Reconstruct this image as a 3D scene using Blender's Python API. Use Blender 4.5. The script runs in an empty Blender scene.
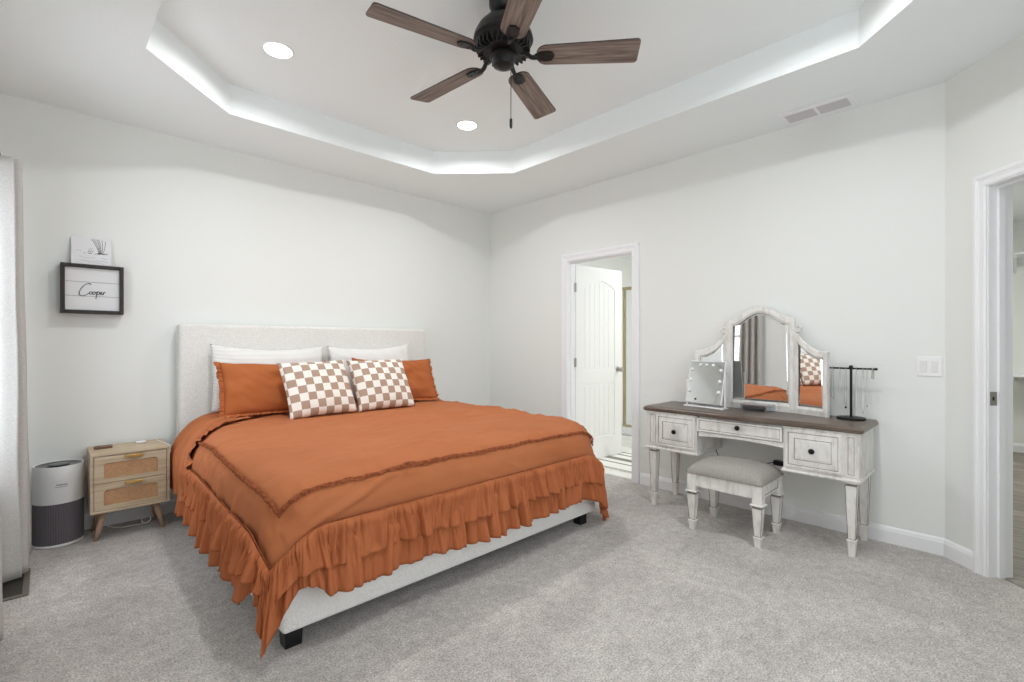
import bpy, bmesh, math, random
from mathutils import Vector, Matrix, noise as mn
random.seed(7)
PI = math.pi
S = bpy.context.scene
COL = S.collection

# ------------------------------------------------------------------ camera
cam_d = bpy.data.cameras.new('camera')
cam = bpy.data.objects.new('camera', cam_d); COL.objects.link(cam)
cam.location = (-3.738, -4.245, 1.23)
cam.rotation_euler = (PI/2, 0, math.radians(-44.0))
cam_d.sensor_width = 36.0
cam_d.lens = 36.0*482.0/1024.0
cam_d.shift_y = 2.0/1024.0
cam_d.clip_start = 0.02
S.camera = cam

# ------------------------------------------------------------------ view, world, light
S.view_settings.view_transform = 'Standard'
S.view_settings.look = 'None'
S.view_settings.gamma = 1.0
S.view_settings.use_curve_mapping = False
S.view_settings.exposure = 0.0
S.cycles.use_denoising = True
S.cycles.max_bounces = 12
S.cycles.diffuse_bounces = 8
S.cycles.transparent_max_bounces = 12
S.cycles.sample_clamp_indirect = 6.0
S.cycles.caustics_reflective = False
S.cycles.caustics_refractive = False

CAN_WATTS = 11.7
CANS = [(-2.766, -1.275), (-1.366, -1.28), (-2.766, -3.59), (-1.366, -3.59)]
TRAY_Z = 2.94
CEIL_Z = 2.74
world = bpy.data.worlds.new('daylight'); S.world = world
world.use_nodes = True
wn = world.node_tree.nodes; wn.clear()
_out = wn.new('ShaderNodeOutputWorld'); _bg = wn.new('ShaderNodeBackground')
_bg.inputs[0].default_value = (0.86, 0.93, 1.0, 1); _bg.inputs[1].default_value = 4.6
world.node_tree.links.new(_bg.outputs[0], _out.inputs[0])


def area_light(name, loc, rot, size, size_y, watts, color, parent=None, portal=False, shape='RECTANGLE', spread=PI):
    d = bpy.data.lights.new(name, 'AREA'); d.shape = shape; d.size = size
    if shape == 'RECTANGLE': d.size_y = size_y
    d.energy = watts; d.color = color; d.spread = spread
    o = bpy.data.objects.new(name, d); COL.objects.link(o)
    o.location = loc; o.rotation_euler = rot
    if parent: o.parent = parent
    if portal: d.cycles.is_portal = True
    return o


# window opening in the left wall, then an unseen window added behind the camera for fill
WIN = (-1.52, -0.60, 0.55, 2.12)
ADDED_REAR_WIN = (-3.45, -1.55, 0.75, 2.12)   # x0,x1,z0,z1 in the rear wall
area_light('window_daylight', (-4.15, -1.0, 1.335), (0, -PI/2, 0), 1.57, 0.8, 1, (1, 1, 1), portal=True)
area_light('added_rear_window_portal', (-2.5, -5.0, 1.43), (PI/2, 0, 0), 1.9, 1.37, 1, (1, 1, 1), portal=True)  # portal for the daylight of the added rear window
area_light('bathroom_light', (1.55, -2.05, 2.38), (0, 0, 0), 0.7, 0.7, 23, (0.95, 0.98, 1.0))
area_light('hall_light', (2.2, -4.5, 2.5), (0, 0, 0), 0.6, 0.5, 26, (1, 0.99, 0.96))

# ------------------------------------------------------------------ helpers
def c(r, g=None, b=None):
    if g is None: g = b = r
    def l(v):
        v /= 255.0
        return v/12.92 if v <= 0.04045 else ((v+0.055)/1.055)**2.4
    return (l(r), l(g), l(b), 1)


def mat(name, col, rough=0.6, metal=0.0, col2=None, nscale=8.0, bump=0.0, bscale=200.0, stretch=None, spec=0.5,
        detail=4.0, ramp=(0.35, 0.65), bstretch=None, sheen=0.0, trans=0.0):
    m = bpy.data.materials.new(name); m.use_nodes = True
    nt = m.node_tree; p = nt.nodes['Principled BSDF']
    p.inputs['Base Color'].default_value = col
    p.inputs['Roughness'].default_value = rough
    p.inputs['Metallic'].default_value = metal
    p.inputs['Specular IOR Level'].default_value = spec
    if sheen: p.inputs['Sheen Weight'].default_value = sheen
    tc = nt.nodes.new('ShaderNodeTexCoord')
    def mapped(sc):
        if sc is None: return tc.outputs['Object']
        mp = nt.nodes.new('ShaderNodeMapping'); mp.inputs['Scale'].default_value = sc
        nt.links.new(tc.outputs['Object'], mp.inputs['Vector']); return mp.outputs['Vector']
    if col2 is not None:
        n = nt.nodes.new('ShaderNodeTexNoise'); n.inputs['Scale'].default_value = nscale
        n.inputs['Detail'].default_value = detail; n.inputs['Roughness'].default_value = 0.6
        nt.links.new(mapped(stretch), n.inputs['Vector'])
        r = nt.nodes.new('ShaderNodeValToRGB')
        r.color_ramp.elements[0].position = ramp[0]; r.color_ramp.elements[0].color = col
        r.color_ramp.elements[1].position = ramp[1]; r.color_ramp.elements[1].color = col2
        nt.links.new(n.outputs['Fac'], r.inputs['Fac']); nt.links.new(r.outputs['Color'], p.inputs['Base Color'])
    if bump:
        n2 = nt.nodes.new('ShaderNodeTexNoise'); n2.inputs['Scale'].default_value = bscale
        n2.inputs['Detail'].default_value = 3
        nt.links.new(mapped(bstretch), n2.inputs['Vector'])
        b = nt.nodes.new('ShaderNodeBump'); b.inputs['Strength'].default_value = bump; b.inputs['Distance'].default_value = 0.01
        nt.links.new(n2.outputs['Fac'], b.inputs['Height']); nt.links.new(b.outputs['Normal'], p.inputs['Normal'])
    return m


def emit(name, col, strength):
    m = bpy.data.materials.new(name); m.use_nodes = True
    p = m.node_tree.nodes['Principled BSDF']
    p.inputs['Base Color'].default_value = col
    p.inputs['Emission Color'].default_value = col; p.inputs['Emission Strength'].default_value = strength
    return m


def glass_mat(name, tint=(1, 1, 1, 1), gloss=0.08, rough=0.02):
    m = bpy.data.materials.new(name); m.use_nodes = True
    nt = m.node_tree; nt.nodes.clear()
    o = nt.nodes.new('ShaderNodeOutputMaterial'); mx = nt.nodes.new('ShaderNodeMixShader')
    t = nt.nodes.new('ShaderNodeBsdfTransparent'); t.inputs[0].default_value = tint
    g = nt.nodes.new('ShaderNodeBsdfGlossy'); g.inputs['Roughness'].default_value = rough
    mx.inputs[0].default_value = gloss
    nt.links.new(t.outputs[0], mx.inputs[1]); nt.links.new(g.outputs[0], mx.inputs[2]); nt.links.new(mx.outputs[0], o.inputs[0])
    return m


def woff(o):
    v = Vector((0, 0, 0))
    while o is not None:
        v += o.location; o = o.parent
    return v


def obj(name, bm, mats, parent=None, smooth=False, local=False, solid=0.0, sub=0):
    """link a bmesh as ONE mesh object; geometry is in world coordinates unless local"""
    me = bpy.data.meshes.new(name)
    bmesh.ops.recalc_face_normals(bm, faces=bm.faces) if not getattr(bm, 'keepn', False) else None
    if parent is not None and not local:
        bmesh.ops.translate(bm, verts=bm.verts, vec=-woff(parent))
    bm.to_mesh(me); bm.free()
    for m in (mats if isinstance(mats, (list, tuple)) else [mats]): me.materials.append(m)
    if smooth == 'auto':
        me.polygons.foreach_set('use_smooth', [True]*len(me.polygons))
        me.set_sharp_from_angle(angle=math.radians(38))
    elif smooth:
        me.polygons.foreach_set('use_smooth', [True]*len(me.polygons))
    o = bpy.data.objects.new(name, me); COL.objects.link(o)
    if parent is not None: o.parent = parent
    if sub:
        s = o.modifiers.new('sub', 'SUBSURF'); s.levels = sub; s.render_levels = sub
    if solid:
        s = o.modifiers.new('solid', 'SOLIDIFY'); s.thickness = solid; s.offset = 0
    return o


def tag(o, label=None, cat=None, group=None, kind=None):
    if label: o['label'] = label
    if cat: o['category'] = cat
    if group: o['group'] = group
    if kind: o['kind'] = kind
    return o


def thing(name, label, cat, loc=(0, 0, 0), rot=(0, 0, 0), group=None):
    o = bpy.data.objects.new(name, None); COL.objects.link(o)
    o.location = loc; o.rotation_euler = rot; o.empty_display_size = 0.05
    return tag(o, label, cat, group)


def struct(name, bm, m, parent=None, smooth=False, label=None):
    o = obj(name, bm, m, parent, smooth)
    if parent is None: o['kind'] = 'structure'
    if label: o['label'] = label
    return o


def copy_tree(o, parent=None):
    n = o.copy(); COL.objects.link(n)
    if parent is not None: n.parent = parent
    for ch in list(o.children): copy_tree(ch, n)
    return n


def B(): return bmesh.new()


def box(bm, x0, x1, y0, y1, z0, z1, bev=0.0, seg=2, mi=0, M=None):
    r = bmesh.ops.create_cube(bm, size=1.0)
    vs = r['verts']
    for v in vs:
        v.co = Vector((x0+(v.co.x+.5)*(x1-x0), y0+(v.co.y+.5)*(y1-y0), z0+(v.co.z+.5)*(z1-z0)))
    fs = {f for v in vs for f in v.link_faces}
    if bev > 0:
        es = {e for v in vs for e in v.link_edges}
        rr = bmesh.ops.bevel(bm, geom=list(es), offset=bev, segments=seg, affect='EDGES', profile=0.5)
        fs = set(rr['faces']) | {f for f in fs if f.is_valid}
        vs = list({v for f in fs for v in f.verts})
    for f in fs: f.material_index = mi
    if M is not None:
        for v in vs: v.co = M @ v.co
    return vs


def lathe(bm, prof, cx=0, cy=0, n=32, mi=0, M=None, caps=True):
    """prof: list of (r, z)"""
    rings = []
    for r, z in prof:
        ring = []
        for i in range(n):
            a = 2*PI*i/n
            p = Vector((cx+r*math.cos(a), cy+r*math.sin(a), z))
            ring.append(bm.verts.new(M @ p if M is not None else p))
        rings.append(ring)
    for k in range(len(rings)-1):
        for i in range(n):
            f = bm.faces.new((rings[k][i], rings[k][(i+1) % n], rings[k+1][(i+1) % n], rings[k+1][i])); f.material_index = mi
    if caps:
        for ring in (rings[0], rings[-1]):
            try:
                f = bm.faces.new(ring); f.material_index = mi
            except ValueError: pass
    return rings


def tube(bm, pts, r, n=8, mi=0, closed=False, radii=None):
    pts = [Vector(p) for p in pts]; N = len(pts); rings = []
    up = Vector((0, 0, 1)); prev = None
    for i, p in enumerate(pts):
        if closed: t = pts[(i+1) % N]-pts[i-1]
        else: t = pts[min(i+1, N-1)]-pts[max(i-1, 0)]
        if t.length < 1e-9: t = Vector((0, 0, 1))
        t.normalize()
        if prev is None:
            a = up if abs(t.dot(up)) < 0.95 else Vector((1, 0, 0))
            u = t.cross(a).normalized()
        else:
            u = (prev - t*prev.dot(t))
            u = u.normalized() if u.length > 1e-6 else t.orthogonal().normalized()
        prev = u; w = t.cross(u)
        rr = radii[i] if radii else r
        rings.append([bm.verts.new(p+(u*math.cos(2*PI*k/n)+w*math.sin(2*PI*k/n))*rr) for k in range(n)])
    for i in range(N if closed else N-1):
        a, b = rings[i], rings[(i+1) % N]
        for k in range(n):
            f = bm.faces.new((a[k], a[(k+1) % n], b[(k+1) % n], b[k])); f.material_index = mi
    if not closed:
        for ring in (rings[0], rings[-1]):
            f = bm.faces.new(ring); f.material_index = mi


def prism(bm, poly, axis, d0, d1, mi=0, M=None):
    """extrude a 2D polygon along axis ('x','y','z') from d0 to d1"""
    def P(u, v, d):
        p = Vector({'x': (d, u, v), 'y': (u, d, v), 'z': (u, v, d)}[axis])
        return M @ p if M is not None else p
    a = [bm.verts.new(P(u, v, d0)) for u, v in poly]; b = [bm.verts.new(P(u, v, d1)) for u, v in poly]
    n = len(poly)
    fs = [bm.faces.new(a), bm.faces.new(b)]
    for i in range(n): fs.append(bm.faces.new((a[i], a[(i+1) % n], b[(i+1) % n], b[i])))
    for f in fs: f.material_index = mi
    return a+b


def spline(pts, k=6):
    pts = [Vector(p) for p in pts]; out = []
    for i in range(len(pts)-1):
        p0 = pts[max(i-1, 0)]; p1 = pts[i]; p2 = pts[i+1]; p3 = pts[min(i+2, len(pts)-1)]
        for j in range(k):
            t = j/k
            out.append(0.5*((2*p1)+(p2-p0)*t+(2*p0-5*p1+4*p2-p3)*t*t+(3*p1-p0-3*p2+p3)*t**3))
    out.append(pts[-1]); return out


def frustum(bm, cx, cy, rings, mi=0, M=None):
    """square section column: rings of (half size, z)"""
    rs = []
    for h, z in rings:
        q = [(-h, -h), (h, -h), (h, h), (-h, h)]
        rs.append([bm.verts.new((M @ Vector((cx+a, cy+b, z))) if M is not None else Vector((cx+a, cy+b, z))) for a, b in q])
    side = []
    for k in range(len(rs)-1):
        row = []
        for i in range(4):
            f = bm.faces.new((rs[k][i], rs[k][(i+1) % 4], rs[k+1][(i+1) % 4], rs[k+1][i])); f.material_index = mi; row.append(f)
        side.append(row)
    for r in (rs[0], rs[-1]):
        f = bm.faces.new(r); f.material_index = mi
    return side


def inset(bm, faces, th, depth=0.0, mi_ring=None):
    r = bmesh.ops.inset_individual(bm, faces=faces, thickness=th, depth=depth, use_even_offset=True)
    if mi_ring is not None:
        for f in r['faces']: f.material_index = mi_ring
    return faces


def nz(x, y=0.0, z=0.0): return mn.noise(Vector((x, y, z)))

# ------------------------------------------------------------------ materials
M_wall = mat('wall_paint', c(233, 235, 232), 0.85, bump=0.04, bscale=90, spec=0.2)
M_ceil = mat('ceiling_paint', c(238, 243, 243), 0.9, bump=0.12, bscale=70, spec=0.2)
M_trim = mat('trim_paint', c(240, 241, 243), 0.45, spec=0.4)
M_bath = mat('bath_paint', c(242, 241, 238), 0.8, spec=0.2)
M_door = mat('door_paint', c(243, 242, 240), 0.45)
M_chrome = mat('satin_nickel', c(180, 175, 168), 0.3, 1.0)
M_brass = mat('brushed_brass', c(176, 164, 132), 0.35, 0.8)
M_gold = mat('gold_pull', c(214, 178, 110), 0.3, 1.0)
M_black = mat('black_metal', c(22, 22, 24), 0.45, 0.3)
M_blackp = mat('black_plastic', c(18, 18, 22), 0.35)
M_white = mat('white_plastic', c(240, 240, 240), 0.4)
M_mirror = mat('mirror_silver', c(240, 242, 242), 0.015, 1.0)


def carpet():
    m = bpy.data.materials.new('carpet_pile'); m.use_nodes = True
    nt = m.node_tree; p = nt.nodes['Principled BSDF']; p.inputs['Roughness'].default_value = 1.0
    p.inputs['Specular IOR Level'].default_value = 0.1
    p.inputs['Sheen Weight'].default_value = 0.25
    tc = nt.nodes.new('ShaderNodeTexCoord')
    def noise(s, d, r=0.6, dist=0.0, vec=None):
        n = nt.nodes.new('ShaderNodeTexNoise'); n.inputs['Scale'].default_value = s; n.inputs['Detail'].default_value = d
        n.inputs['Roughness'].default_value = r; n.inputs['Distortion'].default_value = dist
        nt.links.new(vec or tc.outputs['Object'], n.inputs['Vector']); return n.outputs['Fac']
    def ramp(f, p0, c0, p1, c1):
        r = nt.nodes.new('ShaderNodeValToRGB'); e = r.color_ramp.elements
        e[0].position = p0; e[0].color = c0; e[1].position = p1; e[1].color = c1
        nt.links.new(f, r.inputs['Fac']); return r.outputs['Color']
    def mul(a, b, k):
        x = nt.nodes.new('ShaderNodeMix'); x.data_type = 'RGBA'; x.blend_type = 'MULTIPLY'; x.inputs['Factor'].default_value = k
        nt.links.new(a, x.inputs['A']); nt.links.new(b, x.inputs['B']); return x.outputs['Result']
    # pile leaning either way after vacuuming: broad soft patches
    a = ramp(noise(2.6, 5, 0.62, 0.6), 0.36, c(210, 203, 198), 0.62, c(234, 227, 221))
    b = ramp(noise(22, 6, 0.75), 0.34, c(178), 0.62, c(255))
    d = ramp(noise(125, 4, 0.75), 0.36, c(138), 0.60, c(255))
    nt.links.new(mul(mul(a, b, 0.55), d, 0.8), p.inputs['Base Color'])
    bu = nt.nodes.new('ShaderNodeBump'); bu.inputs['Strength'].default_value = 0.7; bu.inputs['Distance'].default_value = 0.008
    nt.links.new(noise(180, 4, 0.7), bu.inputs['Height']); nt.links.new(bu.outputs['Normal'], p.inputs['Normal'])
    return m


def planks(name, ca, cb, cg, w=0.16, axis=0):
    """wood planks: brick layout with grain"""
    m = bpy.data.materials.new(name); m.use_nodes = True
    nt = m.node_tree; p = nt.nodes['Principled BSDF']; p.inputs['Roughness'].default_value = 0.45
    tc = nt.nodes.new('ShaderNodeTexCoord')
    br = nt.nodes.new('ShaderNodeTexBrick'); br.inputs['Color1'].default_value = ca; br.inputs['Color2'].default_value = cb
    br.inputs['Mortar'].default_value = cg; br.inputs['Scale'].default_value = 1; br.inputs['Mortar Size'].default_value = 0.003
    br.inputs['Brick Width'].default_value = 1.2; br.inputs['Row Height'].default_value = w
    rot = nt.nodes.new('ShaderNodeMapping'); rot.inputs['Rotation'].default_value = (0, 0, PI/2 if axis else 0)
    nt.links.new(tc.outputs['Object'], rot.inputs[0]); nt.links.new(rot.outputs[0], br.inputs['Vector'])
    mp = nt.nodes.new('ShaderNodeMapping'); mp.inputs['Scale'].default_value = (2, 26, 1) if axis == 0 else (26, 2, 1)
    n = nt.nodes.new('ShaderNodeTexNoise'); n.inputs['Scale'].default_value = 1.5; n.inputs['Detail'].default_value = 6
    nt.links.new(tc.outputs['Object'], mp.inputs[0]); nt.links.new(mp.outputs[0], n.inputs[0])
    r = nt.nodes.new('ShaderNodeValToRGB'); r.color_ramp.elements[0].position = 0.3; r.color_ramp.elements[0].color = c(150)
    r.color_ramp.elements[1].position = 0.7; r.color_ramp.elements[1].color = c(255)
    nt.links.new(n.outputs['Fac'], r.inputs[0])
    x = nt.nodes.new('ShaderNodeMix'); x.data_type = 'RGBA'; x.blend_type = 'MULTIPLY'; x.inputs['Factor'].default_value = 0.8
    nt.links.new(br.outputs['Color'], x.inputs['A']); nt.links.new(r.outputs[0], x.inputs['B'])
    nt.links.new(x.outputs['Result'], p.inputs['Base Color'])
    return m


def grain(name, ca, cb, stretch, rough=0.5, scale=1.0, spec=0.5):
    return mat(name, ca, rough, col2=cb, nscale=scale, stretch=stretch, detail=8, ramp=(0.38, 0.62), bump=0.08, bscale=scale*2, bstretch=stretch, spec=spec)


M_carpet = carpet()
M_plank = planks('grey_planks', c(178, 168, 156), c(146, 136, 126), c(84, 78, 72), axis=1)
M_tile = mat('white_tile', c(232, 230, 224), 0.25, col2=c(222, 220, 214), nscale=3)

# ------------------------------------------------------------------ the room shell
def octagon():
    x0, x1, y0, y1, k = -3.372, -0.752, -4.205, -0.666, 0.5
    return [(x0+k, y0), (x1-k, y0), (x1, y0+k), (x1, y1-k), (x1-k, y1), (x0+k, y1), (x0, y1-k), (x0, y0+k)]


def build_shell():
    bm = B(); prism(bm, [(-4.15, 0.0), (0.06, 0.0), (0.06, -3.97), (0.042, -4.022), (-0.912, -4.977), (-0.93, -5.0), (-4.15, -5.0)], 'z', -0.04, 0.0)
    struct('floor', bm, M_carpet)
    # ceiling with raised octagonal tray
    bm = B()
    outer = [(-4.15, -5.0), (-0.8, -5.0), (0.25, -3.95), (0.12, 0.12), (-4.15, 0.12)]
    def loop(pts, z):
        vs = [bm.verts.new((x, y, z)) for x, y in pts]
        return vs, [bm.edges.new((vs[i], vs[(i+1) % len(vs)])) for i in range(len(vs))]
    oc = octagon()
    v1, e1 = loop(outer, CEIL_Z); v2, e2 = loop(oc, CEIL_Z)
    bmesh.ops.triangle_fill(bm, use_beauty=True, use_dissolve=False, edges=e1+e2)
    for f in list(bm.faces):
        m = f.calc_center_median()
        # keep the tray open
        if len([v for v in f.verts if v in v2]) == 3: bm.faces.remove(f)
    v3, e3 = loop(oc, TRAY_Z)
    for i in range(8): bm.faces.new((v2[i], v2[(i+1) % 8], v3[(i+1) % 8], v3[i]))
    bm.faces.new(v3)
    # roof side
    v4, e4 = loop(outer, 3.05)
    for i in range(5): bm.faces.new((v1[i], v1[(i+1) % 5], v4[(i+1) % 5], v4[i]))
    bm.faces.new(v4)
    struct('ceiling', bm, M_ceil)
    # wall behind the bed
    bm = B(); box(bm, -4.15, 0.115, 0.0, 0.12, -0.04, CEIL_Z); struct('wall_back', bm, M_wall)
    # wall with bathroom door
    bm = B(); y0, y1, h = -1.918, -1.165, 2.035
    box(bm, 0, 0.115, y1, 0.0, 0, CEIL_Z); box(bm, 0, 0.115, -3.98, y0, 0, CEIL_Z); box(bm, 0, 0.115, y0, y1, h, CEIL_Z)
    struct('wall_right', bm, M_wall)
    # left wall with window
    bm = B(); a, b, z0, z1 = WIN
    box(bm, -4.14, -4.02, b, 0.0, 0, CEIL_Z); box(bm, -4.14, -4.02, -4.99, a, 0, CEIL_Z)
    box(bm, -4.14, -4.02, a, b, 0, z0); box(bm, -4.14, -4.02, a, b, z1, CEIL_Z)
    struct('wall_left', bm, M_wall)
    bm = B(); a, b, z0, z1 = ADDED_REAR_WIN  # rear wall, opened for the added window
    box(bm, -4.02, a, -4.99, -4.87, 0, CEIL_Z); box(bm, b, -0.75, -4.99, -4.87, 0, CEIL_Z)
    box(bm, a, b, -4.99, -4.87, 0, z0); box(bm, a, b, -4.99, -4.87, z1, CEIL_Z)
    struct('wall_rear', bm, M_wall)
    # 45 degree wall with the second doorway
    bm = B(); h = 2.06
    box(bm, 0, 0.245, 0, 0.115, 0, CEIL_Z, M=MC); box(bm, 0.965, 1.30, 0, 0.115, 0, CEIL_Z, M=MC); box(bm, 0.245, 0.965, 0, 0.115, h, CEIL_Z, M=MC)
    struct('wall_entry', bm, M_wall)


# local frame of the 45 degree wall: s along the wall towards the camera, u out of the room
MC = Matrix(((-.70711, .70711, 0, 0), (-.70711, -.70711, 0, -3.98), (0, 0, 1, 0), (0, 0, 0, 1)))


def baseboard(bm, x0, x1, M):
    """profile board along local x, projecting to -y"""
    prof = [(0, 0), (-0.016, 0), (-0.016, 0.075), (-0.013, 0.079), (-0.013, 0.083), (-0.010, 0.092), (-0.004, 0.098), (0, 0.1)]
    prism(bm, prof, 'x', x0, x1, M=M)


def casing(bm, x0, x1, h, w, M):
    """moulded door casing, mitred round an opening x0..x1 in local x, projecting to -y"""
    prof = [(0, 0), (0, .010), (.006, .012), (.010, .0155), (.50*w, .0155), (.56*w, .0185), (.64*w, .0185), (.70*w, .022), (w-.005, .022), (w, .017), (w, 0)]
    rings = [[bm.verts.new(M @ Vector(p)) for p in ((x0-t, -d, 0), (x0-t, -d, h+t), (x1+t, -d, h+t), (x1+t, -d, 0))] for t, d in prof]
    n = len(rings)
    for k in range(n):
        a, b = rings[k], rings[(k+1) % n]
        for i in range(3): bm.faces.new((a[i], a[i+1], b[i+1], b[i]))
    for i in (0, 3): bm.faces.new([r[i] for r in rings])


def build_trim():
    Mb = Matrix.Identity(4)
    bm = B(); baseboard(bm, -4.02, 0, Mb); struct('baseboard_back', bm, M_trim)
    # right wall: local x -> -y world, local -y -> -x world
    Mr = Matrix(((0, 1, 0, 0), (-1, 0, 0, 0), (0, 0, 1, 0), (0, 0, 0, 1)))
    bm = B(); baseboard(bm, 0.0, 1.09, Mr); baseboard(bm, 1.995, 3.984, Mr); struct('baseboard_right', bm, M_trim)
    bm = B(); baseboard(bm, -0.004, 0.19, MC); baseboard(bm, 1.03, 1.27, MC); struct('baseboard_entry', bm, M_trim)
    Ml = Matrix(((0, -1, 0, -4.02), (1, 0, 0, 0), (0, 0, 1, 0), (0, 0, 0, 1)))
    bm = B(); baseboard(bm, -4.87, 0, Ml); struct('baseboard_left', bm, M_trim)
    bm = B(); casing(bm, 1.175, 1.910, 2.035, 0.075, Mr); struct('trim_1', bm, M_trim)
    bm = B(); casing(bm, 0.255, 0.955, 2.055, 0.066, MC); struct('trim_2', bm, M_trim)
    # jamb linings with stops
    bm = B()
    box(bm, 1.163, 1.177, -0.001, 0.118, 0, 2.05, M=Mr); box(bm, 1.908, 1.922, -0.001, 0.118, 0, 2.05, M=Mr); box(bm, 1.177, 1.908, -0.001, 0.118, 2.034, 2.05, M=Mr)
    box(bm, 1.177, 1.188, 0.04, 0.075, 0, 2.034, M=Mr); box(bm, 1.897, 1.908, 0.04, 0.075, 0, 2.034, M=Mr); box(bm, 1.188, 1.897, 0.04, 0.075, 2.023, 2.034, M=Mr)
    struct('trim_3', bm, M_trim)
    bm = B()
    box(bm, 0.243, 0.259, -0.001, 0.125, 0, 2.07, M=MC); box(bm, 0.951, 0.967, -0.001, 0.125, 0, 2.07, M=MC); box(bm, 0.259, 0.951, -0.001, 0.125, 2.052, 2.07, M=MC)
    box(bm, 0.259, 0.271, 0.045, 0.075, 0, 2.052, M=MC); box(bm, 0.939, 0.951, 0.045, 0.075, 0, 2.052, M=MC); box(bm, 0.271, 0.939, 0.045, 0.075, 2.04, 2.052, M=MC)
    j = struct('trim_4', bm, M_trim)
    bm = B(); box(bm, 0.2585, 0.2610, 0.006, 0.042, 0.902, 0.974, 0.0008, 1, M=MC); box(bm, 0.2600, 0.2616, 0.018, 0.028, 0.928, 0.948, M=MC, mi=1)
    obj('strike_plate', bm, [mat('strike_nickel', c(150, 145, 138), 0.4, 0.4), M_blackp], j)


def window(name, a, b, z0, z1, M):
    """sash window in a wall opening; local x along the wall, local -y into the room"""
    fr = B(); t = 0.05
    for (p, q, r, s) in ((a, a+t, z0, z1), (b-t, b, z0, z1), (a+t, b-t, z0, z0+t), (a+t, b-t, z1-t, z1), (a+t, b-t, (z0+z1)/2-.025, (z0+z1)/2+.025)):
        box(fr, p, q, 0.04, 0.09, r, s, 0.004, 1, M=M)
    w = struct(name, fr, M_trim)
    bm = B(); box(bm, a+t, b-t, 0.062, 0.066, z0+t, z1-t, M=M); obj('pane', bm, glass_mat('window_glass'), w)
    bm = B(); box(bm, a-0.03, b+0.03, -0.05, 0.045, z0-0.03, z0, 0.005, 1, M=M); box(bm, a-.01, b+.01, -0.016, 0, z0-.10, z0-.03, M=M); obj('sill', bm, M_trim, w)


def build_windows():
    Ml = Matrix(((0, -1, 0, -4.02), (1, 0, 0, 0), (0, 0, 1, 0), (0, 0, 0, 1)))
    window('window_1', *WIN, Ml)
    Mq = Matrix(((-1, 0, 0, 0), (0, -1, 0, -4.87), (0, 0, 1, 0), (0, 0, 0, 1)))
    window('window_added', -ADDED_REAR_WIN[1], -ADDED_REAR_WIN[0], ADDED_REAR_WIN[2], ADDED_REAR_WIN[3], Mq)  # unseen, added so daylight fills the room from behind the camera


def build_beyond():
    # bathroom
    bm = B(); box(bm, 0.06, 2.6, -2.7, -0.3, -0.04, -0.004); struct('floor_bathroom', bm, M_tile)
    bm = B(); box(bm, 2.5, 2.6, -2.7, -0.3, 0, 2.44); struct('wall_bathroom_back', bm, M_bath)
    bm = B(); box(bm, 0.115, 2.6, -0.4, -0.3, 0, 2.44); struct('wall_bathroom_left', bm, M_bath)
    bm = B(); box(bm, 0.115, 2.6, -2.8, -2.7, 0, 2.44); struct('wall_bathroom_right', bm, M_bath)
    bm = B(); box(bm, 0.115, 2.6, -2.8, -0.3, 2.44, 2.5); struct('ceiling_bathroom', bm, M_ceil)
    # hall behind the 45 degree doorway
    bm = B(); box(bm, -1.2, 4.3, -5.7, -3.55, -0.05, -0.012); struct('floor_hall', bm, M_plank)
    bm = B(); box(bm, 4.22, 4.3, -5.7, -3.55, -0.012, 2.6); struct('wall_hall_back', bm, M_wall)
    bm = B(); box(bm, 0.115, 4.22, -3.64, -3.55, -0.012, 2.6); struct('wall_hall_left', bm, M_wall)
    bm = B(); box(bm, -0.75, 4.3, -5.7, -5.6, -0.012, 2.6); struct('wall_hall_right', bm, M_wall)
    bm = B(); box(bm, -0.85, -0.75, -5.7, -4.99, -0.012, 2.6); struct('wall_hall_end', bm, M_wall)
    bm = B(); prism(bm, [(-0.85, -5.7), (4.3, -5.7), (4.3, -3.55), (0.25, -3.55), (0.25, -3.95), (-0.85, -5.05)], 'z', 2.6, 2.66); struct('ceiling_hall', bm, M_ceil)
    Mh = Matrix(((0, 1, 0, 4.22), (-1, 0, 0, 0), (0, 0, 1, -0.012), (0, 0, 0, 1)))
    bm = B(); baseboard(bm, 3.64, 5.6, Mh); struct('baseboard_hall', bm, M_trim)


build_shell(); build_trim(); build_windows(); build_beyond()

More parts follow.
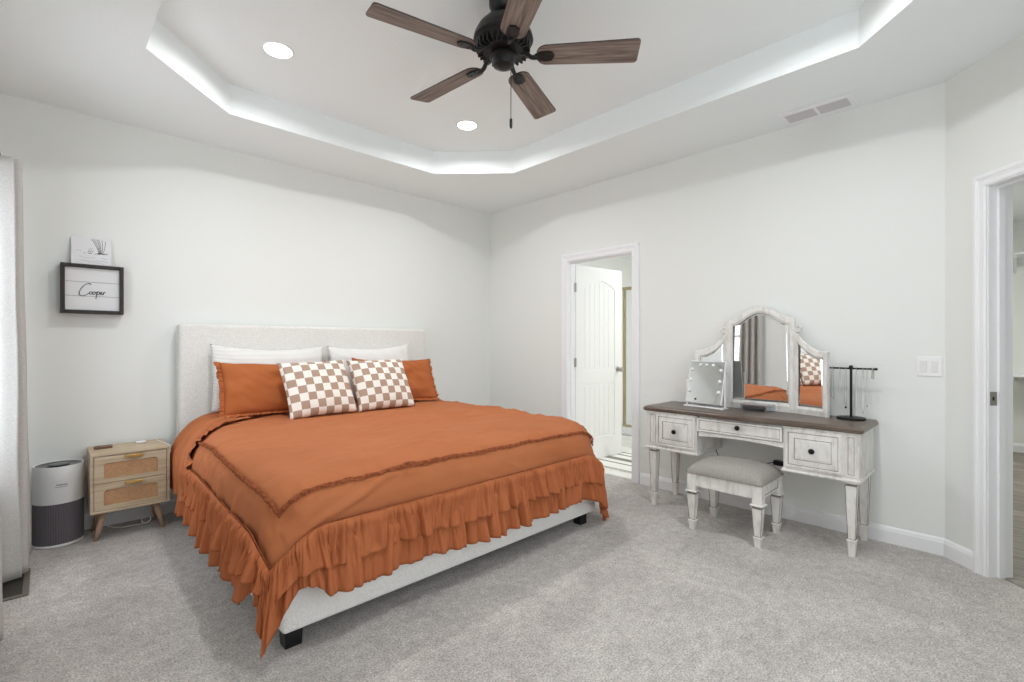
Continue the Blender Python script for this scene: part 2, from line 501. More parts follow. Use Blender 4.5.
# ------------------------------------------------------------------ bathroom door leaf
def build_door():
    # local: x from the hinge along the leaf, y thickness, z up
    t = thing('bathroom_door', 'white two panel arch top door standing open into the bathroom', 'door', (0.118, -1.182, 0.012), (0, 0, math.radians(-5.5)))
    W, H = 0.722, 2.012
    bm = B()
    box(bm, 0, W, 0.006, 0.029, 0, H)                                   # core
    st = 0.115
    for f0, f1 in ((0.0, 0.006), (0.029, 0.035)):
        box(bm, 0, st, f0, f1, 0, H); box(bm, W-st, W, f0, f1, 0, H)     # stiles
        box(bm, st, W-st, f0, f1, 0, 0.22); box(bm, st, W-st, f0, f1, 0.80, 0.93)
        n = 14                                                          # arched top rail
        arch = [(st+(W-2*st)*i/n, 1.80+0.075*math.sin(PI*i/n)) for i in range(n+1)]
        for i in range(n):
            prism(bm, [arch[i], arch[i+1], (arch[i+1][0], H), (arch[i][0], H)], 'y', f0, f1)
        pw = (W-2*st-0.05)/6                                            # raised plank panels
        for z0, z1, ar in ((0.25, 0.77, 0), (0.96, 1.77, 1)):
            for k in range(6):
                a = st+0.025+k*pw; b = a+pw-0.006
                ta = z1+(0.075*math.sin(PI*(a-st)/(W-2*st)) if ar else 0); tb = z1+(0.075*math.sin(PI*(b-st)/(W-2*st)) if ar else 0)
                y0, y1 = (f0+0.003, f1) if f0 == 0 else (f0, f1-0.003)
                prism(bm, [(a, z0), (b, z0), (b, tb), (a, ta)], 'y', y0, y1)
    obj('leaf', bm, M_door, t, local=True)
    for z in (0.28, 1.02, 1.78):
        bm = B(); box(bm, -0.022, 0.004, -0.006, -0.002, z-0.045, z+0.045); lathe(bm, [(0.006, z-0.046), (0.006, z+0.046)], -0.004, -0.007, 10)
        obj('hinge', bm, M_chrome, t, local=True, smooth='auto')
    bm = B()
    Mk = Matrix.Translation((W-0.065, 0, 0.93)) @ Matrix.Rotation(PI/2, 4, 'X')
    lathe(bm, [(0.031, 0.0), (0.031, 0.006), (0.012, 0.010), (0.011, 0.030), (0.022, 0.038), (0.027, 0.050), (0.022, 0.062), (0.008, 0.066)], n=20, M=Mk)
    lathe(bm, [(0.031, -0.035), (0.031, -0.041), (0.012, -0.045), (0.011, -0.065), (0.022, -0.073), (0.027, -0.085), (0.022, -0.097), (0.008, -0.101)], n=20, M=Mk)
    obj('knob', bm, M_chrome, t, smooth='auto', local=True)
    # framed shower behind
    sh = thing('shower_enclosure', 'glass shower enclosure with brass frame beyond the open bathroom door', 'shower', (1.9, -1.0, 0))
    bm = B(); y0 = -0.66
    for y in (-0.60, -1.72): box(bm, 1.885, 1.92, y-0.018, y+0.018, 0.12, 1.98, 0.003, 1)
    box(bm, 1.88, 1.925, -1.74, -0.58, 1.945, 1.985, 0.003, 1); box(bm, 1.88, 1.925, -1.74, -0.58, 0.10, 0.13, 0.003, 1)
    obj('frame', bm, M_brass, sh)
    bm = B(); box(bm, 1.900, 1.906, -1.70, -0.615, 0.13, 1.945); obj('glass_panel', bm, glass_mat('shower_glass', (0.97, 0.985, 0.98, 1), 0.06), sh)
    bm = B(); box(bm, 1.84, 2.49, -1.78, -0.42, 0.0, 0.10, 0.01, 2); obj('curb', bm, M_white, sh)
    # striped mat
    mt = thing('bath_mat', 'white bath mat with thin and thick grey stripes on the bathroom floor', 'mat', (0.65, -1.6, -0.004))
    bm = B(); box(bm, 0.24, 1.16, -2.2, -0.95, -0.004, 0.006, 0.003, 1); obj('pile', bm, mat('mat_cotton', c(236, 234, 228), 0.95, bump=0.4, bscale=300), mt)
    bm = B()
    for a, b in ((0.245, 0.262), (0.44, 0.465), (0.775, 0.805), (0.89, 0.915)): box(bm, a, b, -2.19, -0.96, 0.0055, 0.0075)
    box(bm, 0.565, 0.655, -1.62, -0.96, 0.0055, 0.0075)
    obj('stripe', bm, mat('mat_grey', c(132, 130, 122), 0.95, bump=0.3, bscale=300), mt)


build_door()

# shelf in the hall
def build_hall_shelf():
    for z, lab in ((2.185, 'high white wall shelf with bracket seen through the right doorway'), (0.86, 'low white wall shelf seen through the right doorway')):
        t = thing('wall_shelf', lab, 'shelf', (3.9, -4.5, z))
        bm = B(); box(bm, 3.78, 4.22, -5.0, -4.262, z, z+0.022, 0.003, 1); obj('board', bm, M_trim, t)
        if z > 1:
            bm = B(); prism(bm, [(4.22, z-0.16), (4.22, z), (3.86, z), (3.86, z-0.015), (4.19, z-0.15)], 'y', -4.285, -4.268); obj('bracket', bm, M_trim, t)
        else:
            bm = B(); prism(bm, [(4.22, z-0.06), (4.22, z), (4.0, z), (4.0, z-0.012)], 'y', -4.285, -4.268); obj('bracket', bm, M_trim, t)


build_hall_shelf()

# ------------------------------------------------------------------ recessed lights
def build_cans():
    lens_m = emit('led_lens', (1, 0.98, 0.94, 1), 9.0)
    labs = ['round recessed ceiling light nearer the left corner of the tray', 'round recessed ceiling light below the fan, nearer the far tray corner',
            'round recessed ceiling light behind the camera on the window side', 'round recessed ceiling light behind the camera on the doorway side']
    for (x, y), lab in zip(CANS, labs):
        t = thing('recessed_light', lab, 'ceiling light', (x, y, TRAY_Z), group='recessed lights in the tray ceiling')
        bm = B(); lathe(bm, [(0.066, -0.002), (0.068, -0.006), (0.084, -0.004), (0.086, 0.0)], n=40, caps=False); obj('trim_ring', bm, M_white, t, True, True)
        bm = B(); lathe(bm, [(0.075, -0.0045), (0.072, -0.007)], n=40); obj('lens', bm, lens_m, t, True, True)
        area_light('led', (0, 0, -0.008), (0, 0, 0), 0.12, 0.12, CAN_WATTS, (0.98, 0.99, 1.0), parent=t, shape='DISK', spread=math.radians(165))


build_cans()

# ------------------------------------------------------------------ ceiling fan
def build_fan():
    cx, cy = -2.105, -2.492
    t = thing('ceiling_fan', 'dark bronze ceiling fan with five weathered wood blades', 'ceiling fan', (cx, cy, 2.60))
    br = mat('fan_bronze', c(28, 28, 29), 0.42, 0.5, col2=c(42, 40, 39), nscale=14)
    wood = grain('fan_wood', c(98, 84, 76), c(142, 126, 116), (4, 70, 4), 0.6)
    wedge = mat('fan_edge', c(58, 46, 40), 0.6)
    bm = B(); lathe(bm, [(0.070, 2.94), (0.072, 2.925), (0.070, 2.90), (0.060, 2.878), (0.042, 2.864), (0.020, 2.858), (0.018, 2.84)], cx, cy, 32); obj('canopy', bm, br, t, 'auto')
    bm = B()
    lathe(bm, [(0.03, 2.842), (0.065, 2.838), (0.098, 2.822), (0.125, 2.792), (0.143, 2.758), (0.149, 2.732), (0.143, 2.722), (0.139, 2.722), (0.135, 2.712), (0.120, 2.700), (0.108, 2.690), (0.100, 2.668), (0.06, 2.664)], cx, cy, 48)
    for k in range(30):                                                  # cooling fins round the lower bowl
        a = 2*PI*k/30
        M = Matrix.Translation((cx, cy, 0)) @ Matrix.Rotation(a, 4, 'Z')
        box(bm, 0.103, 0.133, -0.004, 0.004, 2.672, 2.712, M=M)
    obj('motor_housing', bm, br, t, 'auto')
    bm = B(); lathe(bm, [(0.05, 2.668), (0.066, 2.655), (0.068, 2.645), (0.056, 2.640), (0.055, 2.618), (0.050, 2.606), (0.036, 2.601), (0.030, 2.596), (0.012, 2.594)], cx, cy, 32); obj('switch_housing', bm, br, t, 'auto')
    zb = 2.652
    for k in range(5):
        a = math.radians(-48.5+72*k)
        M = Matrix.Translation((cx, cy, zb)) @ Matrix.Rotation(a, 4, 'Z') @ Matrix.Rotation(math.radians(-12), 4, 'X')
        bm = B()
        r0, r1 = 0.165, 0.662
        out = []
        def w(u): return 0.060+0.012*u
        # outline with rounded root and rounded tip corners
        for s in (1, -1):
            pts = []
            for i in range(7):
                q = i/6*PI/2; pts.append((r0+0.05-0.05*math.sin(q), s*(w(0)-0.05+0.05*math.cos(q))))
            pts = pts[::-1]
            for i in range(6):
                q = i/5*PI/2; pts.append((r1-0.018+0.018*math.sin(q), s*(w(1)-0.018+0.018*math.cos(q))))
            out.append(pts)
        poly = out[0]+out[1][::-1]
        vs = prism(bm, poly, 'z', -0.0035, 0.0035)
        for f in bm.faces:
            f.material_index = 1 if abs(f.normal.z) < 0.5 and len(f.verts) == 4 else 0
        bl = obj('blade', bm, [wood, wedge], t, local=True)
        ML = Matrix.Translation((0, 0, zb-2.60)) @ Matrix.Rotation(a, 4, 'Z') @ Matrix.Rotation(math.radians(-12), 4, 'X')
        bl.matrix_local = ML
        bm = B()
        # blade iron: curved arm ending in a shield shaped plate under the blade
        arm = spline([(0.085, 0, 0.022), (0.115, 0, 0.010), (0.14, 0, -0.010), (0.17, 0, -0.012)], 4)
        tube(bm, arm, 0.011, 8)
        sh = [(0.155, -0.012), (0.155, 0.012), (0.185, 0.026), (0.215, 0.030), (0.240, 0.024), (0.252, 0.0), (0.240, -0.024), (0.215, -0.030), (0.185, -0.026)]
        prism(bm, sh, 'z', -0.012, -0.0035)
        for px, py in ((0.19, 0.012), (0.19, -0.012), (0.228, 0.0)): lathe(bm, [(0.006, -0.012), (0.004, -0.016)], px, py, 8)
        ir = obj('blade_iron', bm, br, t, 'auto', local=True); ir.matrix_local = ML
    bm = B(); px, py = cx+0.040, cy-0.013
    zc = 2.60; pts = [(px, py, zc+0.015)]
    tube(bm, [(px, py, 2.622), (px, py, 2.352)], 0.0016, 6)
    z = 2.61
    while z > 2.36:
        bmesh.ops.create_icosphere(bm, subdivisions=1, radius=0.0024, matrix=Matrix.Translation((px, py, z))); z -= 0.008
    pc = obj('pull_chain', bm, br, t)
    bm = B(); lathe(bm, [(0.003, 2.355), (0.007, 2.350), (0.0075, 2.335), (0.0075, 2.318), (0.006, 2.308), (0.003, 2.304)], px, py, 12); obj('pull_fob', bm, M_blackp, pc, True)


build_fan()

# ------------------------------------------------------------------ ceiling vent, switch, floor register
def build_wall_bits():
    t = thing('ceiling_vent', 'white rectangular ceiling vent with two louvred sections', 'vent', (-0.15, -3.37, CEIL_Z))
    x0, x1, y0, y1 = -0.255, -0.035, -3.575, -3.165
    bm = B(); z1 = CEIL_Z; z0 = CEIL_Z-0.008; m = 0.045; ym = (y0+y1)/2
    for a, b, p, q in ((x0, x0+m, y0, y1), (x1-m, x1, y0, y1), (x0+m, x1-m, y0, y0+.03), (x0+m, x1-m, y1-.03, y1), (x0+m, x1-m, ym-.008, ym+.008)):
        box(bm, a, b, p, q, z0, z1, 0.002, 1)
    obj('frame', bm, M_trim, t)
    lm = mat('vent_slats', c(205, 205, 206), 0.5)
    for p, q in ((y0+.03, ym-.008), (ym+.008, y1-.03)):
        bm = B()
        n = 11
        for k in range(n):
            x = x0+m+(x1-x0-2*m)*(k+.5)/n
            M = Matrix.Translation((x, 0, CEIL_Z-.004)) @ Matrix.Rotation(math.radians(35), 4, 'Y')
            box(bm, -.006, .006, p, q, -.0006, .0006, M=M)
        box(bm, x0+m, x1-m, p, q, CEIL_Z-.0012, CEIL_Z-.0004, mi=1)
        obj('louvre', bm, [lm, mat('vent_dark', c(120, 120, 122), 0.9)], t)
    # switch
    t = thing('light_switch', 'white double rocker light switch plate on the wall right of the vanity', 'light switch', (0, -3.91, 1.09))
    bm = B(); box(bm, -0.006, 0, -3.967, -3.851, 1.034, 1.150, 0.003, 2); obj('plate', bm, M_white, t)
    for y in (-3.885, -3.933):
        bm = B(); box(bm, -0.0085, -0.005, y-.016, y+.016, 1.059, 1.125, 0.001, 1); box(bm, -0.0105, -0.0085, y-.013, y+.013, 1.094, 1.121, 0.001, 1); obj('rocker', bm, mat('switch_ivory', c(228, 228, 226), 0.4), t)
    # floor register
    t = thing('floor_register', 'bronze slotted floor register in the carpet under the curtain', 'vent', (-3.86, -0.74, 0))
    rm = mat('register_brown', c(120, 114, 106), 0.5, 0.4)
    bm = B(); x0, x1, y0, y1 = -3.925, -3.80, -0.92, -0.54
    for a, b, p, q in ((x0, x0+.025, y0, y1), (x1-.025, x1, y0, y1), (x0+.025, x1-.025, y0, y0+.025), (x0+.025, x1-.025, y1-.025, y1)): box(bm, a, b, p, q, 0, 0.008, 0.002, 1)
    obj('frame', bm, rm, t)
    bm = B()
    n = 20
    for k in range(n):
        y = y0+.03+(y1-y0-.06)*(k+.5)/n; box(bm, x0+.025, x1-.025, y-.004, y+.004, 0.001, 0.006)
    box(bm, x0+.025, x1-.025, y0+.025, y1-.025, 0, 0.001, mi=1)
    obj('grille', bm, [mat('register_slats', c(84, 80, 74), 0.5, 0.4), M_blackp], t)


build_wall_bits()

# ------------------------------------------------------------------ curtains
def build_curtains():
    linen = mat('grey_linen', c(180, 178, 174), 0.95, col2=c(194, 191, 187), nscale=160, bump=0.25, bscale=350, spec=0.1)
    t = thing('curtain_rod', 'black curtain rod above the window at the left edge', 'curtain rod', (-3.93, -1.0, 2.215))
    bm = B(); tube(bm, [(-3.93, -0.32, 2.215), (-3.93, -1.78, 2.215)], 0.013, 12); obj('rod', bm, M_black, t, True)
    for y, s in ((-0.32, 1), (-1.78, -1)):
        bm = B(); M = Matrix.Translation((-3.93, y, 2.215)) @ Matrix.Rotation(-s*PI/2, 4, 'X')
        lathe(bm, [(0.013, 0), (0.02, 0.004), (0.02, 0.01), (0.028, 0.02), (0.032, 0.035), (0.026, 0.052), (0.01, 0.06)], n=16, M=M); obj('finial', bm, M_black, t, True)
    for y in (-0.62, -1.36):
        bm = B(); box(bm, -4.02, -4.012, y-.02, y+.02, 2.185, 2.245); box(bm, -4.015, -3.93, y-.006, y+.006, 2.200, 2.210); obj('bracket', bm, M_black, t)

    def panel(label, ya0, yb0, ya1, yb1, xt, xb, amp0, amp1, nf, zb, group, ph=0.0):
        """from (ya0..yb0) at the top to (ya1..yb1) at the hem"""
        bm = B(); NU, NV = 140, 46; rows = []
        for j in range(NV+1):
            v = j/NV; z = 2.192+(zb-2.192)*v; row = []
            for i in range(NU+1):
                u = i/NU
                y = (ya0+(yb0-ya0)*u)*(1-v)+(ya1+(yb1-ya1)*u)*v
                amp = amp0*(1-v)+amp1*v
                w = 2*PI*nf*u+ph+0.5*nz(u*4, v*1.2, nf)
                x = xt*(1-v)+xb*v + amp*math.sin(w)+0.012*nz(u*6, v*3, 5)
                y += 0.3*amp*math.sin(2*w)*0.5
                row.append(bm.verts.new((x, y, z+0.006*math.sin(w))))
            rows.append(row)
        for j in range(NV):
            for i in range(NU): bm.faces.new((rows[j][i], rows[j][i+1], rows[j+1][i+1], rows[j+1][i]))
        o = obj('curtain', bm, linen, None, True, solid=0.003)
        tag(o, label, 'curtain', group)
        for k in range(7):
            u = (k+.5)/7; y = ya0+(yb0-ya0)*u; bm = B()
            M = Matrix.Translation((-3.93, y, 2.213)) @ Matrix.Rotation(PI/2, 4, 'X')
            tube(bm, [M @ Vector((0.018*math.cos(q*PI/8), 0.018*math.sin(q*PI/8), 0)) for q in range(16)], 0.0022, 6, closed=True)
            obj('ring', bm, M_black, o, True)
    panel('pale grey linen curtain beside the air purifier, far side of the window', -0.36, -0.66, -0.36, -0.74, -3.885, -3.865, 0.045, 0.06, 4.0, 0.03, 'window curtains', 0.6)
    panel('pale grey linen curtain cut off by the left photo edge, near side of window', -1.43, -1.71, -1.37, -1.71, -3.935, -3.925, 0.035, 0.055, 3.5, 0.012, 'window curtains', 1.2)


build_curtains()

# ------------------------------------------------------------------ wall sign and card
def build_sign():
    x0, x1, z0, z1 = -3.676, -3.362, 1.422, 1.742
    D = 0.075
    t = thing('framed_sign', 'square black framed shiplap sign with a handwritten word on the back wall', 'sign', ((x0+x1)/2, 0, (z0+z1)/2))
    fm = mat('sign_frame', c(52, 47, 43), 0.6, col2=c(38, 35, 33), nscale=12)
    bm = B(); w = 0.022
    for a, b, p, q in ((x0, x0+w, z0, z1), (x1-w, x1, z0, z1), (x0+w, x1-w, z0, z0+w), (x0+w, x1-w, z1-w, z1)): box(bm, a, b, -D, 0, p, q, 0.0015, 1)
    obj('frame', bm, fm, t)
    bm = B(); n = 3; zz0, zz1 = z0+w, z1-w
    for k in range(3):
        a = zz0+(zz1-zz0)*k/3; b = zz0+(zz1-zz0)*(k+1)/3
        box(bm, x0+w, x1-w, -D+0.018, -D+0.026, a+0.0012, b-0.0012)
    box(bm, x0+w, x1-w, -D+0.021, -0.01, zz0, zz1, mi=1)
    obj('shiplap_board', bm, [mat('shiplap', c(226, 227, 228), 0.7), mat('shiplap_gap', c(120), 0.9)], t)
    # the handwritten word, brush strokes standing on the board
    W, Hh = (x1-x0-2*w), (zz1-zz0)
    def P(px, py): return (x0+w+(px-162)/386*W, -D+0.0165, zz0+(600-py)/312*Hh)
    strokes = [
        [(346, 410), (330, 402), (300, 412), (274, 440), (260, 470), (264, 490), (282, 496), (308, 486), (328, 472)],
        [(342, 461), (333, 466), (331, 476), (338, 482), (348, 476), (350, 466), (342, 461)],
        [(364, 461), (355, 466), (353, 476), (360, 482), (370, 476), (372, 466), (364, 461)],
        [(386, 458), (381, 482), (376, 516)], [(383, 472), (391, 461), (400, 461), (402, 471), (394, 481), (383, 480)],
        [(408, 474), (418, 469), (419, 462), (411, 463), (408, 474), (414, 482), (424, 477)],
        [(430, 482), (433, 462)], [(432, 470), (438, 461), (446, 462)], [(350, 468), (354, 470)], [(372, 468), (384, 464)], [(424, 477), (431, 472)]]
    bm = B()
    for s in strokes:
        pts = spline([P(*q) for q in s], 5); N = len(pts)
        tube(bm, pts, 0.002, 6, radii=[0.0017+0.0007*abs(math.sin(i*0.35)) for i in range(N)])
    obj('lettering', bm, mat('ink_black', c(24, 24, 26), 0.6), t, True)
    # card standing on the frame, leaning on the wall
    cd = thing('line_art_card', 'small white card with black line drawing leaning on the wall atop the sign', 'picture', (-3.524, -0.045, z1))
    cd.rotation_euler = (math.radians(-10), 0, 0)
    cw, ch = 0.200, 0.187
    bm = B(); box(bm, -cw/2, cw/2, -0.0015, 0.0015, 0, ch); obj('card', bm, mat('card_stock', c(228, 228, 230), 0.8), cd, local=True)
    bm = B()
    def Q(px, py): return ((px-352)/274*cw, -0.0022, (272-py)/196*ch)
    lines = [[(404, 186), (382, 130), (352, 84)], [(408, 184), (394, 132), (368, 82)], [(412, 184), (404, 126), (388, 84)], [(416, 182), (414, 130), (402, 86)],
             [(422, 184), (428, 136), (424, 88)], [(430, 186), (444, 140), (450, 96)],
             [(370, 196), (388, 186), (404, 192), (420, 182), (438, 190), (468, 184)], [(392, 192), (410, 180), (430, 188), (452, 180)],
             [(328, 190), (334, 166), (344, 150)], [(338, 192), (346, 170), (358, 152)], [(346, 192), (356, 176), (370, 166)], [(326, 180), (346, 172), (366, 180)],
             [(240, 178), (262, 172), (286, 176)], [(270, 214), (320, 222), (372, 216)], [(276, 238), (340, 246), (410, 238), (462, 246)], [(330, 258), (390, 254), (440, 262)], [(420, 216), (446, 222), (470, 216)]]
    for k, s in enumerate(lines):
        tube(bm, [q for q in spline([Q(*p) for p in s], 5)], (0.0011 if k < 8 else 0.0008) if k < 12 else 0.0005, 5)
    for px, py in ((398, 186), (408, 189), (418, 187), (428, 189), (440, 187), (456, 186), (303, 189), (336, 190), (348, 188)):
        bmesh.ops.create_icosphere(bm, subdivisions=1, radius=0.0034, matrix=Matrix.Translation(Q(px, py)) @ Matrix.Diagonal((1.3, .3, .8, 1)))
    obj('drawing', bm, mat('ink_grey', c(70, 70, 76), 0.7), cd, local=True)


build_sign()

# ------------------------------------------------------------------ air purifier
def build_purifier():
    cx, cy, r = -3.684, -0.150, 0.119
    t = thing('air_purifier', 'cylindrical white and grey air purifier beside the nightstand', 'air purifier', (cx, cy, 0))
    bm = B(); lathe(bm, [(r-.006, 0), (r, .004), (r, .016), (r-.004, .018)], cx, cy, 48); obj('base_ring', bm, M_white, t, 'auto')
    bm = B(); n = 128; prof = []
    rings = []
    for z in (0.017, 0.262):
        rings.append([bm.verts.new((cx+(r-.001-.0022*(i % 2))*math.cos(2*PI*i/n), cy+(r-.001-.0022*(i % 2))*math.sin(2*PI*i/n), z)) for i in range(n)])
    for i in range(n): bm.faces.new((rings[0][i], rings[0][(i+1) % n], rings[1][(i+1) % n], rings[1][i]))
    bm.faces.new(rings[0]); bm.faces.new(rings[1])
    obj('filter_mesh', bm, mat('filter_fabric', c(98, 94, 100), 0.7, bump=0.2, bscale=500), t)
    bm = B(); lathe(bm, [(r-.004, 0.258), (r, 0.262), (r+.001, 0.40), (r, 0.478), (r-.003, 0.484), (r-.010, 0.482), (r-.012, 0.474)], cx, cy, 64, caps=False); obj('body', bm, mat('purifier_white', c(222, 223, 222), 0.4), t, 'auto')
    bm = B(); lathe(bm, [(r-.0125, 0.470), (r-.013, 0.480), (r-.03, 0.478), (0.055, 0.474), (0.050, 0.478), (0.03, 0.480)], cx, cy, 48); obj('control_panel', bm, mat('panel_black', c(20, 20, 22), 0.2), t, 'auto')
    bm = B(); lathe(bm, [(0.046, 0.4795), (0.046, 0.4825), (0.03, 0.4835)], cx, cy, 32); obj('display', bm, mat('display_grey', c(70, 72, 76), 0.25), t, 'auto')
    bm = B()
    # small dark maker's mark, unreadable at this size
    a0 = math.radians(-84)
    for k in range(9):
        a = a0+(k-4)*0.045; h = (0.010, 0.006, 0.008, 0.006, 0.010, 0.006, 0.007, 0.006, 0.009)[k]
        M = Matrix.Translation((cx, cy, 0.372)) @ Matrix.Rotation(a, 4, 'Z')
        box(bm, r, r+.0018, -.0017, .0017, 0, h, M=M)
    for k in range(12):
        a = a0+(k-5.5)*0.042
        M = Matrix.Translation((cx, cy, 0.362)) @ Matrix.Rotation(a, 4, 'Z'); box(bm, r, r+.0018, -.002, .002, 0, 0.0025, M=M)
    obj('marking', bm, mat('mark_grey', c(90, 90, 94), 0.6), t)


build_purifier()

# ------------------------------------------------------------------ nightstand
def rattan():
    m = bpy.data.materials.new('rattan_weave'); m.use_nodes = True
    nt = m.node_tree; p = nt.nodes['Principled BSDF']; p.inputs['Roughness'].default_value = 0.7
    tc = nt.nodes.new('ShaderNodeTexCoord'); mp = nt.nodes.new('ShaderNodeMapping'); nt.links.new(tc.outputs['Object'], mp.inputs[0])
    ck = nt.nodes.new('ShaderNodeTexChecker'); ck.inputs['Scale'].default_value = 170
    ck.inputs['Color1'].default_value = c(222, 178, 134); ck.inputs['Color2'].default_value = c(176, 128, 88)
    sx = nt.nodes.new('ShaderNodeSeparateXYZ'); cb = nt.nodes.new('ShaderNodeCombineXYZ')
    nt.links.new(mp.outputs[0], sx.inputs[0]); nt.links.new(sx.outputs[0], cb.inputs[0]); nt.links.new(sx.outputs[2], cb.inputs[1]); cb.inputs[2].default_value = 0.002
    nt.links.new(cb.outputs[0], ck.inputs[0]); 
    n = nt.nodes.new('ShaderNodeTexNoise'); n.inputs['Scale'].default_value = 60; nt.links.new(tc.outputs['Object'], n.inputs[0])
    x = nt.nodes.new('ShaderNodeMix'); x.data_type = 'RGBA'; x.blend_type = 'MULTIPLY'; x.inputs['Factor'].default_value = 0.4
    nt.links.new(ck.outputs[0], x.inputs['A']); nt.links.new(n.outputs['Fac'], x.inputs['B']); nt.links.new(x.outputs['Result'], p.inputs['Base Color'])
    b = nt.nodes.new('ShaderNodeBump'); b.inputs['Strength'].default_value = 0.4; b.inputs['Distance'].default_value = 0.003
    nt.links.new(ck.outputs['Fac'], b.inputs['Height']); nt.links.new(b.outputs[0], p.inputs['Normal'])
    return m


def build_nightstand():
    x0, x1, y0, y1, z0, z1 = -3.548, -3.148, -0.362, -0.03, 0.180, 0.548
    t = thing('nightstand', 'light oak nightstand with two rattan front drawers on splayed legs', 'nightstand', ((x0+x1)/2, (y0+y1)/2, 0))
    oak = grain('light_oak', c(198, 180, 154), c(178, 158, 130), (2.5, 40, 40), 0.55, 1.2)
    oakl = mat('leg_wood', c(188, 158, 136), 0.55, col2=c(170, 140, 118), nscale=2, stretch=(20, 20, 2))
    dark = mat('gap_dark', c(60, 48, 38), 0.9); rt = rattan()
    bm = B(); w = 0.016
    box(bm, x0, x1, y0, y1, z1-w, z1, 0.003, 2); box(bm, x0, x1, y0, y1, z0, z0+w, 0.003, 2)
    box(bm, x0, x0+w, y0, y1, z0+w, z1-w, 0.001, 1); box(bm, x1-w, x1, y0, y1, z0+w, z1-w, 0.001, 1)
    box(bm, x0+w, x1-w, y0+.02, y1, z0+w, z1-w, mi=1)
    obj('carcass', bm, [oak, dark], t)
    zm = (z0+z1)/2
    for a, b in ((z0+w+.003, zm-.0015), (zm+.0015, z1-w-.003)):
        p, q = x0+w+.003, x1-w-.003
        d = B(); m = 0.045
        # frame of the drawer front around a rattan panel with rounded upper corners
        f0, f1 = y0+.003, y0+.019
        ia, ib, ja, jb = p+m, q-m, a+.026, b-.042
        box(d, p, ia, f0, f1, a, b); box(d, ib, q, f0, f1, a, b); box(d, ia, ib, f0, f1, a, ja); box(d, ia, ib, f0, f1, jb, b)
        for s, xx in ((1, ia), (-1, ib)):
            n = 6; R = 0.018
            arc = [(xx+s*R*(1-math.cos(k/n*PI/2)), jb-R*(1-math.sin(k/n*PI/2))) for k in range(n+1)]
            prism(d, [(xx, jb)]+arc, 'y', f0, f1)
        dr = obj('drawer', d, oak, t)
        bm = B(); box(bm, ia, ib, f0+.006, f0+.012, ja, jb); obj('rattan_panel', bm, rt, dr)
        bm = B(); xm = (p+q)/2+0.01; zt = b+0.0005
        box(bm, xm-.045, xm+.045, y0-.016, y0+.004, b-.008, b-.0045, 0.001, 1); box(bm, xm-.045, xm+.045, y0-.018, y0-.014, b-.022, b-.005, 0.0012, 1); obj('pull', bm, M_gold, dr)
    for sx in (0, 1):
        for sy in (0, 1):
            bx = x0+.07 if sx == 0 else x1-.07; by = y0+.07 if sy == 0 else y1-.06
            fx = bx+(-.042 if sx == 0 else .042); fy = by+(-.004 if sy == 0 else .03)
            bm = B(); tube(bm, [(bx, by, z0), (fx, fy, 0.0)], 0.015, 14, radii=[0.020, 0.0125]); obj('leg', bm, oakl, t, True)
    # on top
    r = thing('remote', 'small brown wooden block lying on the nightstand', 'box', (-3.475, -0.17, z1), (0, 0, 0.1))
    bm = B(); box(bm, -.045, .045, -.018, .018, 0, .018, 0.003, 2); obj('body', bm, mat('remote_brown', c(112, 84, 66), 0.5), r, local=True)
    bm = B(); box(bm, -.045, .045, -.019, -.017, .007, .009, 0.0005, 1); box(bm, -.036, -.012, -.010, .010, .018, .0195, 0.0007, 1); obj('seam', bm, mat('remote_dark', c(70, 52, 42), 0.5), r, local=True)
    r.name = 'wooden_block'
    r = thing('earbud_case', 'small rounded white case lying on the nightstand', 'case', (-3.275, -0.12, z1))
    bm = B(); box(bm, -.028, .028, -.018, .018, 0, .014, 0.0065, 4); obj('shell', bm, M_white, r, local=True, smooth='auto')
    bm = B(); box(bm, -.0284, .0284, -.0184, .0184, .0078, .0085, 0.0002, 1); obj('lid_seam', bm, mat('seam_grey', c(150), 0.5), r, local=True)
    # clear corner charger cable on the right edge
    bm = B(); tube(bm, spline([(-3.185, -0.03, 0.552), (-3.18, -0.10, 0.5512), (-3.165, -0.20, 0.5512), (-3.155, -0.29, 0.5512), (-3.146, -0.335, 0.548), (-3.1435, -0.345, 0.535), (-3.143, -0.345, 0.50)], 8), 0.0022, 8)
    tag(obj('charging_cable', bm, M_white, None, True), 'thin white charging cable draped over the right edge of the nightstand', 'cable')
    # white cable on the carpet under the nightstand
    pts = [(-3.46, -0.05, 0.02), (-3.42, -0.10, 0.006), (-3.37, -0.14, 0.006), (-3.31, -0.15, 0.006), (-3.27, -0.15, 0.006)]
    loop = [(-3.25+0.025*math.cos(a), -0.155, 0.032+0.025*math.sin(a)) for a in [PI+k*0.4 for k in range(18)]]
    bm = B(); tube(bm, spline(pts, 5)+[Vector(p) for p in loop], 0.0035, 8)
    tag(obj('power_cable', bm, M_white, None, True), 'white power cable curled on the carpet beneath the nightstand', 'cable')


build_nightstand()

# ------------------------------------------------------------------ bed
BX0, BX1, BYF = -3.07, -1.005, -2.255


